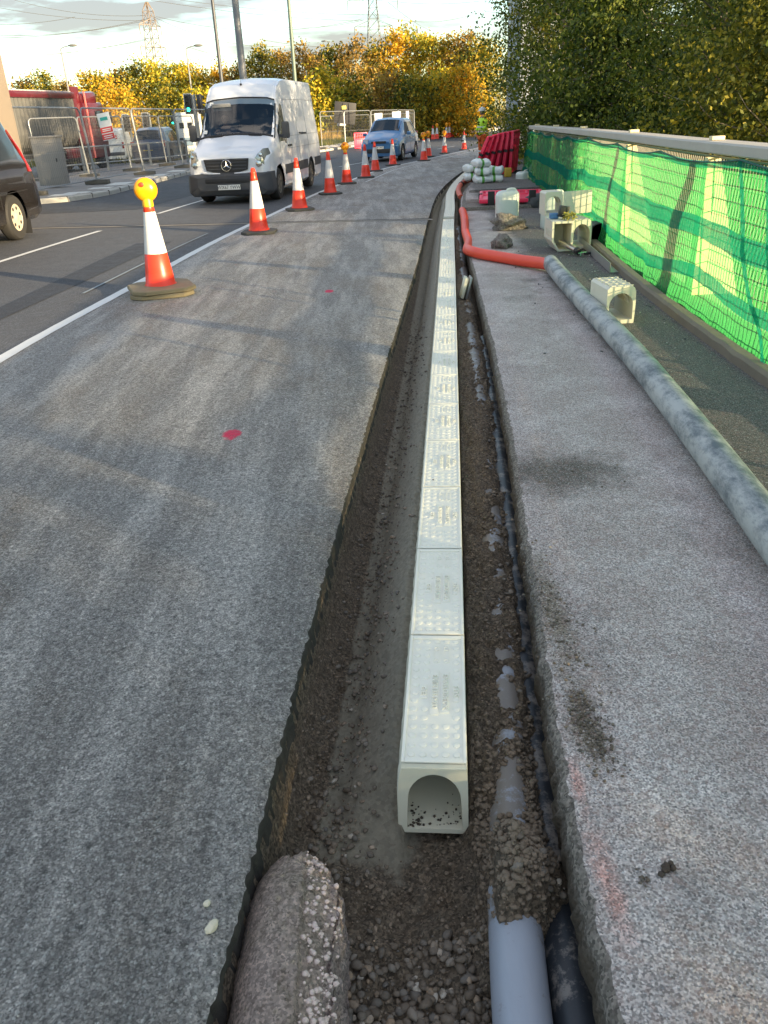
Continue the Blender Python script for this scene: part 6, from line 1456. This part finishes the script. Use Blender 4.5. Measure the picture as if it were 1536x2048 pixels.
# dark woody mass behind, so gaps read as undergrowth
# right-hand wood behind the parapet
rt = [(7.8, 36, 11.5, 3.4, 'green', 'dark green tree whose left edge hangs over the worker'), (6.7, 30.5, 9.8, 2.5, 'olive', 'slim leafy tree right behind the red barriers'), (8.2, 32, 12, 2.4, 'green', 'tall dark tree behind the far end of the parapet'), (6.4, 25.5, 10.5, 2.1, 'green', 'pale-stemmed tree behind the first rail clamp'),
      (13.4, 30, 12, 3.0, 'green', 'tall tree right of the grey building'), (8.6, 21.5, 3.9, 2.2, 'olive', 'olive tree with forked pale branches'), (6.9, 17.5, 5.6, 2.0, 'green', 'dark tree below the gap of sky'),
      (9.4, 21.0, 8.6, 2.4, 'green', 'tall dark tree at the right edge'), (6.9, 14.8, 7.0, 2.0, 'green', 'dark bushy tree nearest the right edge'), (5.9, 12.6, 3.9, 1.5, 'olive', 'yellow green bush at the right edge above the rail'), (5.9, 21.5, 4.6, 1.5, 'green', 'low dark bush behind the far parapet'), (11, 26, 8, 2.4, 'green', 'dark tree below the right side of the sky gap'), (8.6, 11.0, 7.5, 2.3, 'green', 'bushy unseen tree added beyond the right edge to shade the van'), (10.8, 12.8, 8.5, 2.5, 'green', 'taller unseen tree added beyond the right edge to shade the van')]  # last two trees are unseen, added to keep the sun off the van
for i, (x, y, h, w, k, lab) in enumerate(rt):
    near = y < 20
    tree(x, y, -2.2, h+2.2, w, int(20000 if not near else 30000), .125 if not near else .078, LM[k], lab, 90+i, 'leafy_tree', .05, 34, m_barkp if i % 2 else m_bark, group='trees behind the parapet', clump=.62)
# pale bare saplings between them
for i, (x, y, h, lab) in enumerate(((7.2, 21, 7, 'thin pale bare sapling left of the forked one'), (8.3, 18.5, 7, 'forked pale bare sapling above the middle of the rail'), (9.0, 13.2, 5.5, 'arching bare bramble stems at the right edge'), (6.5, 25, 8, 'straight pale stem behind the first rail clamp'))):
    tree(x, y, -2, h+1, 1.3, 0, .1, None, lab, 130+i, 'bare_sapling', .2, 9, m_barkp, group='bare saplings in front of the wood', bare=True)
# undergrowth beneath the wood
g = np.random.default_rng(5)
C_ = np.stack([g.uniform(5.2, 22, 95000), g.uniform(10, 44, 95000), np.zeros(95000)], 1); C_ = C_[C_[:, 0] > 4.4+(C_[:, 1]-10)*.07]; C_ = C_[(C_[:, 0] > 6.3) | (C_[:, 1] < 26)]; C_[:, 2] = -1.9+g.uniform(0, 1, len(C_))**1.2*(3.2+(C_[:, 0]-5)*.22)
tag(leaves('undergrowth', C_, .15, LM['green'], None, 6), 'dark ivy and bramble undergrowth filling the wood behind the parapet', 'undergrowth', kind='stuff')
# unseen trees added outside the frame, right and behind, to shade the works
sh = [(12, -9.8, 8, 3.0), (15.5, -14.5, 9, 3.4), (9.3, -9.8, 6, 2.0)]
for i, (x, y, h, w) in enumerate(sh): tree(x, y, -2., h+2, w, 3500, .32, LM['green'], ORD[i]+' unseen tree added for shade behind the camera to the right', 160+i, 'leafy_tree', .1, 22, group='unseen shade trees behind the camera')
# dry grass on the verge
def grass(name, boxes, n, h, mat, label, zf, wid=.012):
    g = np.random.default_rng(11); V = []; 
    for (x0, x1, y0, y1) in boxes:
        X = g.uniform(x0, x1, n); Y = g.uniform(y0, y1, n); H = h*g.uniform(.4, 1.2, n); a = g.uniform(0, 6.28, n); dx, dy = g.normal(0, .18, n)*H, g.normal(0, .18, n)*H; w = wid*g.uniform(.7, 1.6, n); Z = np.array([zf(q) for q in Y])
        k_ = X < np.array([xIS(q) for q in Y])-1.0; X, Y, H, a, dx, dy, w, Z = (q[k_] for q in (X, Y, H, a, dx, dy, w, Z)); V.append(np.stack([np.stack([X-w*np.cos(a), Y-w*np.sin(a), Z], 1), np.stack([X+w*np.cos(a), Y+w*np.sin(a), Z], 1), np.stack([X+dx, Y+dy, Z+H], 1)], 1).reshape(-1, 3))
    V = np.concatenate(V).astype(np.float32); N = len(V)//3; me = bpy.data.meshes.new(name); me.vertices.add(3*N); me.vertices.foreach_set('co', V.ravel()); me.loops.add(3*N); me.loops.foreach_set('vertex_index', np.arange(3*N, dtype=np.int32)); me.polygons.add(N); me.polygons.foreach_set('loop_start', np.arange(0, 3*N, 3, dtype=np.int32)); me.update(calc_edges=True); me.materials.append(mat); o = bpy.data.objects.new(name, me); COL.objects.link(o); return tag(o, label, 'grass', kind='stuff')
m_dry = leaf_mat('dry_grass', [(.12, .10, .03), (.30, .20, .06), (.48, .30, .09), (.5, .33, .12)], .3, .3); m_gr = leaf_mat('green_grass', [(.03, .05, .012), (.07, .09, .02), (.13, .13, .03), (.2, .16, .05)], .3, .3)
grass('dry_grass', [(-8, 14, 76, 88), (-14, -2, 68, 84), (4, 16, 72, 96)], 9000, 1.15, m_dry, 'tall dry orange grass at the foot of the autumn trees', lambda y: -.55, .03)
grass('green_grass', [(-8, 12, 66, 78), (-22, -6, 50, 84), (-3.5, 1, 56, 72)], 9000, .55, m_gr, 'rough green grass on the far verge', lambda y: -.5, .03)
# ================================================================== POLES, LAMPS, PYLONS, WIRES, BUILDING
m_pole = simple('dark_steel_pole', (.075, .08, .09), .5, .3); m_poleg = simple('grey_steel_pole', (.20, .205, .215), .5, .3); m_polegr = simple('greenish_pole', (.13, .17, .14), .5, .2)
def pole(px, py, Y, r0, r1, h, mat, label):
    p = A(px, py, Y); b = MB(); b.tube([(0, 0, 0), (0, 0, 1.2), (0, 0, h)], r0, 12, rs=[r0, r0, r1]); o = b.build('column', mat); o.location = (p.x, Y, prof(Y)); return tag(o, label, 'lamp column')
pole(443, 158, 58, .125, .08, 14, m_pole, 'slim dark steel column rising behind the van roof'); pole(487, 160, 46, .20, .13, 13, m_poleg, 'thick grey steel column behind the van roof'); pole(590, 160, 58, .13, .085, 14, m_polegr, 'greenish steel column right of the van roof')
def lamp(px, py, Y, d, label, arm=1.0):
    p = A(px, py, Y); z0 = prof(Y); h = p.z-z0; r = empty('street_lamp', (p.x, Y, z0), 0, label, 'street lamp', 'street lamps on the horizon')
    b = MB(); b.tube([(0, 0, 0), (0, 0, 1.4), (0, 0, h)], .1, 8, rs=[.12, .11, .06]); b.tube([(0, 0, h-.02), (d*arm*.4, 0, h+.12), (d*arm*.8, 0, h+.18)], .04, 6); b.build('pole', m_poleg, r)
    b = MB(); b.rock((d*(arm*.8+.35), 0, h+.2), (.85, .34, .22), .05, 2, 3); b.build('lamp_head', simple('lamp_head_grey', (.15, .15, .15), .5), r, ang=180)
lamp(121, 97, 85, 1, 'street lamp at the far left above the red lorry'); lamp(372, 97, 85, 1, 'street lamp behind the lit green traffic light'); lamp(659, 85, 130, -1, 'tiny far street lamp poking above the rusty trees', .5)
m_pyl = simple('galvanised_lattice', (.26, .20, .15), .6, .2); m_pylg = simple('galvanised_lattice_grey', (.17, .18, .18), .6, .2)
def pylon(px, pytop, Y, base_w, levels, label, mat, arms, az=0., hz=None, t=.12):
    """lattice tower: levels = [(height fraction, half width)]"""
    p = A(px, pytop, Y); z0 = -1.; H_ = p.z-z0; r = empty('pylon', (p.x, Y, z0), az, label, 'pylon', 'lattice pylons'); b = MB(); L = []
    n = 15
    def hw(f):
        for (a, u), (c, v_) in zip(levels, levels[1:]):
            if f <= c: return u+(v_-u)*(f-a)/(c-a)
        return levels[-1][1]
    fs = [1-(1-k/n)**1.0 for k in range(n+1)]
    prev = None
    for f in fs:
        w = hw(f); c = [Vector((sx*w, sy*w, H_*f)) for sx, sy in ((-1, -1), (1, -1), (1, 1), (-1, 1))]
        if prev:
            for k in range(4): b.tube([prev[k], c[k]], t, 4, caps=False); b.tube([prev[k], c[(k+1) % 4]], t*.55, 3, caps=False); b.tube([prev[(k+1) % 4], c[k]], t*.55, 3, caps=False); b.tube([c[k], c[(k+1) % 4]], t*.55, 3, caps=False)
        prev = c
    b.build('lattice_tower', mat, r, fix=False, smooth=False)
    ends = []
    for f, a in arms:
        b = MB(); w = hw(f)
        for sx in (-1, 1):
            e = Vector((sx*a, 0, H_*f)); ends.append(e)
            for sy in (-1, 1):
                b.tube([(sx*w, sy*w, H_*f), e], t*.6, 3, caps=False); b.tube([(sx*w, sy*w, H_*f+1.6), e], t*.5, 3, caps=False)
            for k in (.3, .6): b.tube([(sx*(w+(a-w)*k), 0, H_*f), (sx*(w+(a-w)*k), 0, H_*f+1.6*(1-k))], t*.4, 3, caps=False)
        arm_ = b.build('cross_arm', mat, r, fix=False, smooth=False)
        b = MB()
        for sx in (-1, 1): b.tube([(sx*a, 0, H_*f), (sx*a, 0, H_*f-2.6)], t*1.1, 5)
        b.build('insulator', mat, arm_, fix=False)
    M_ = Matrix.Translation(r.location)@Matrix.Rotation(az, 4, 'Z'); return r, [M_@e for e in ends]
py1, e1 = pylon(293, 4, 300, 4, [(0, 4.4), (.35, 3.0), (.5, 2.0), (.93, 1.25), (1, .25)], 'sunlit lattice pylon rising over the autumn trees at left', m_pyl, ((.50, 7), (.67, 6.5), (.83, 5.5)), 1.15)
py2, e2 = pylon(742, -75, 300, 5, [(0, 4.5), (.45, 2.4), (.6, 1.75), (1, .5)], 'tall grey lattice pylon at the top centre, its head out of frame', m_pylg, ((.62, 6.2), (.78, 8.), (.92, 5.5)), .12)
py3, e3 = pylon(834, 57, 900, 5, [(0, 4.5), (.45, 2.4), (.6, 1.75), (1, .5)], 'tiny distant pylon just above the tallest yellow tree', m_pylg, ((.70, 9), (.86, 11)), .2, t=.22)
m_cable = simple('power_cable', (.10, .10, .10), .6)
cabs = []
def wire(a, c, sag, label, r_=.06):
    a, c = Vector(a), Vector(c); b = MB(); n = 22; b.tube([a.lerp(c, k/n)-Vector((0, 0, sag*4*(k/n)*(1-k/n))) for k in range(n+1)], r_, 4, caps=False); o = b.build('power_line', m_cable, fix=False); tag(o, label, 'power line', 'overhead power lines')
Wl = [((0, 71, 300), (287, 42, 300), 1.2), ((0, 76, 300), (300, 36, 300), 1.2), ((0, 113, 300), (292, 80, 300), 1.), ((0, 117, 300), (300, 76, 300), 1.), ((20, 158, 300), (300, 122, 300), .8), ((0, 16, 300), (290, 41, 300), 1.), ((28, 0, 300), (290, 31, 300), 1.5),
      ((312, 33, 300), (723, 38, 300), 3.5), ((300, 30, 300), (620, 85, 300), 4), ((315, 70, 300), (600, 118, 300), 3.), ((318, 115, 300), (480, 140, 300), 2.), ((300, 0, 300), (723, 42, 300), 1.), ((360, 0, 300), (775, 30, 300), 1.), ((774, 34, 300), (960, 24, 300), 2.), ((500, 45, 300), (727, 40, 300), 1.8), ((780, 2, 300), (960, 2, 300), .8), ((776, 4, 300), (860, 60, 600), 1.), ((0, 49, 300), (150, 34, 300), .5), ((500, 75, 300), (735, 95, 300), 1.)]
for i, (a, c, s_) in enumerate(Wl):
    wire(A(*a), A(*c), s_, ('upper ' if a[1] < 40 else 'middle ' if a[1] < 80 else 'lower ')+'power line '+('running left from the left pylon' if c[0] <= 300 and a[0] < 100 else 'between the two pylons' if c[0] < 800 and a[0] > 250 else 'running right from the right pylon')+', '+ORD[i]+' from the left', .075)
# grey building behind the wood
a = A(1200, -30, 62); c = A(1296, 215, 62); w = c.x-a.x; bd = empty('office_building', (a.x+w/2, 66, -2), 0, 'pale grey building glimpsed through the right-hand trees', 'building')
m_bw = simple('grey_cladding', (.30, .33, .37), .6, var=.06, nscale=.5); b = MB(); b.box((0, 0, 8), (w, 7, 16), bev=.05); b.build('wall', m_bw, bd)
a2 = A(1085, 20, 62); b = MB(); b.box((-w/2-2.4, .6, 6), (4.8, 6, 12), bev=.05); b.build('wall', m_bw, bd)
for z in (3, 6, 9, 12, 14.6):
    for x in (-w*.3, 0, w*.3): b = MB(); b.box((x, -3.52, z), (w*.22, .06, 1.5)); b.build('window', m_gdark, bd)
    for x in (-w/2-1.2, -w/2-3.4):
        if z < 11: b = MB(); b.box((x, -2.42, z), (1.2, .06, 1.4)); b.build('window', m_gdark, bd)
pole(1372, 40, 26, .05, .04, 9, m_poleg, 'thin grey post standing in the gap of sky at right')
# ================================================================== GROUND SHEET
b = MB(); xs = [-1500, -400, -150, -90, -60, -40, -25, -15, -9, -6, -3, 0, 2.9, 3.2, 4, 5, 8, 12, 20, 40, 90, 200, 500, 1500]; ys = [-300, -60, -20, -9, -4, 0, 5, 10, 15, 20, 25, 30, 40, 50, 60, 70, 85, 100, 130, 180, 260, 500, 1200, 4000]
def gz(x, y):
    z = prof(y)-.04
    if x > 2 and y < 32: return -2.0 if x > 3.1 else -.8
    if y < 60: z -= .5 if (y > -10) else .1
    if x > 3 and y < 60: z -= 1.2*(1-(y-32)/28)
    if y >= 60: z -= .03
    return z
b.grid([[(x, y, gz(x, y)) for x in xs] for y in ys]); tag(b.build('ground', m_ground, ang=180), kind='structure')
# bare hardstanding left of the island, where the queue of traffic stands
# ================================================================== SKY, SUN, CAMERA
AZ = Vector((.79, -.61, 0)).normalized(); EL = math.radians(10.5)
sund = Vector((AZ.x*math.cos(EL), AZ.y*math.cos(EL), math.sin(EL)))
L = bpy.data.lights.new('sun', 'SUN'); L.energy = 4.5; L.angle = math.radians(.53); L.color = (1., .78, .48); lo_ = bpy.data.objects.new('sun', L); COL.objects.link(lo_); lo_.rotation_euler = sund.to_track_quat('Z', 'Y').to_euler()
W = bpy.data.worlds.new('World'); sc.world = W; W.use_nodes = True; nt_ = W.node_tree; nt_.nodes.clear()
N_ = lambda t, **k: nt_.nodes.new('ShaderNode'+t)
sky = N_('TexSky'); sky.sky_type = 'NISHITA'; sky.sun_disc = False; sky.sun_elevation = EL; sky.sun_rotation = math.atan2(AZ.x, AZ.y); sky.altitude = 20; sky.air_density = 1.; sky.dust_density = .7; sky.ozone_density = 1.5
bg = N_('Background'); bg.inputs[1].default_value = .125; out = N_('OutputWorld')
tc = N_('TexCoord'); sp = N_('SeparateXYZ'); nt_.links.new(tc.outputs['Generated'], sp.inputs[0])
# stretched cloud streaks on the sky dome
mp = N_('Mapping'); mp.inputs['Scale'].default_value = (2.2, 2.2, 13.); mp.inputs['Rotation'].default_value = (0, .06, 0); nt_.links.new(tc.outputs['Generated'], mp.inputs[0])
nz = N_('TexNoise'); nz.inputs['Scale'].default_value = 1.6; nz.inputs['Detail'].default_value = 8; nz.inputs['Roughness'].default_value = .58; nt_.links.new(mp.outputs[0], nz.inputs[0])
rp = N_('ValToRGB'); rp.color_ramp.elements[0].position = .49; rp.color_ramp.elements[0].color = (0, 0, 0, 1); rp.color_ramp.elements[1].position = .60; rp.color_ramp.elements[1].color = (.85, .85, .85, 1); nt_.links.new(nz.outputs[0], rp.inputs[0])
mr = N_('MapRange'); nt_.links.new(sp.outputs['Z'], mr.inputs[0]); mr.inputs[1].default_value = .12; mr.inputs[2].default_value = .7; mr.inputs[3].default_value = 0; mr.inputs[4].default_value = 1
cc = N_('Mix'); cc.data_type = 'RGBA'; nt_.links.new(mr.outputs[0], cc.inputs[0]); cc.inputs[6].default_value = (1.3, 1.2, 1.18, 1); cc.inputs[7].default_value = (5.4, 4.8, 4.3, 1)  # clouds overhead, out of view, brightened and warmed to neutralise the ambient light
tn = N_('Mix'); tn.data_type = 'RGBA'; tn.blend_type = 'MULTIPLY'; tn.inputs[0].default_value = 1.; tn.inputs[7].default_value = (.93, .985, .97, 1); nt_.links.new(sky.outputs[0], tn.inputs[6])
mx = N_('Mix'); mx.data_type = 'RGBA'; nt_.links.new(rp.outputs[0], mx.inputs[0]); nt_.links.new(tn.outputs[2], mx.inputs[6]); nt_.links.new(cc.outputs[2], mx.inputs[7]); nt_.links.new(mx.outputs[2], bg.inputs[0]); nt_.links.new(bg.outputs[0], out.inputs[0])
cam = bpy.data.cameras.new('camera'); co = bpy.data.objects.new('camera', cam); COL.objects.link(co); sc.camera = co
cam.sensor_fit = 'VERTICAL'; cam.sensor_height = 24; cam.lens = FPX/2048*24; cam.clip_start = .05; cam.clip_end = 8000
M_ = Matrix((CR, -CD, -FWD)).transposed().to_4x4(); M_.translation = Vector((0, 0, HC)); co.matrix_world = M_
sc.view_settings.view_transform = 'Standard'; sc.view_settings.look = 'None'; sc.view_settings.exposure = 1.7; sc.view_settings.gamma = 1
try:
    sc.cycles.max_bounces = 6; sc.cycles.transparent_max_bounces = 16; sc.cycles.diffuse_bounces = 3; sc.cycles.use_denoising = True
except Exception: pass
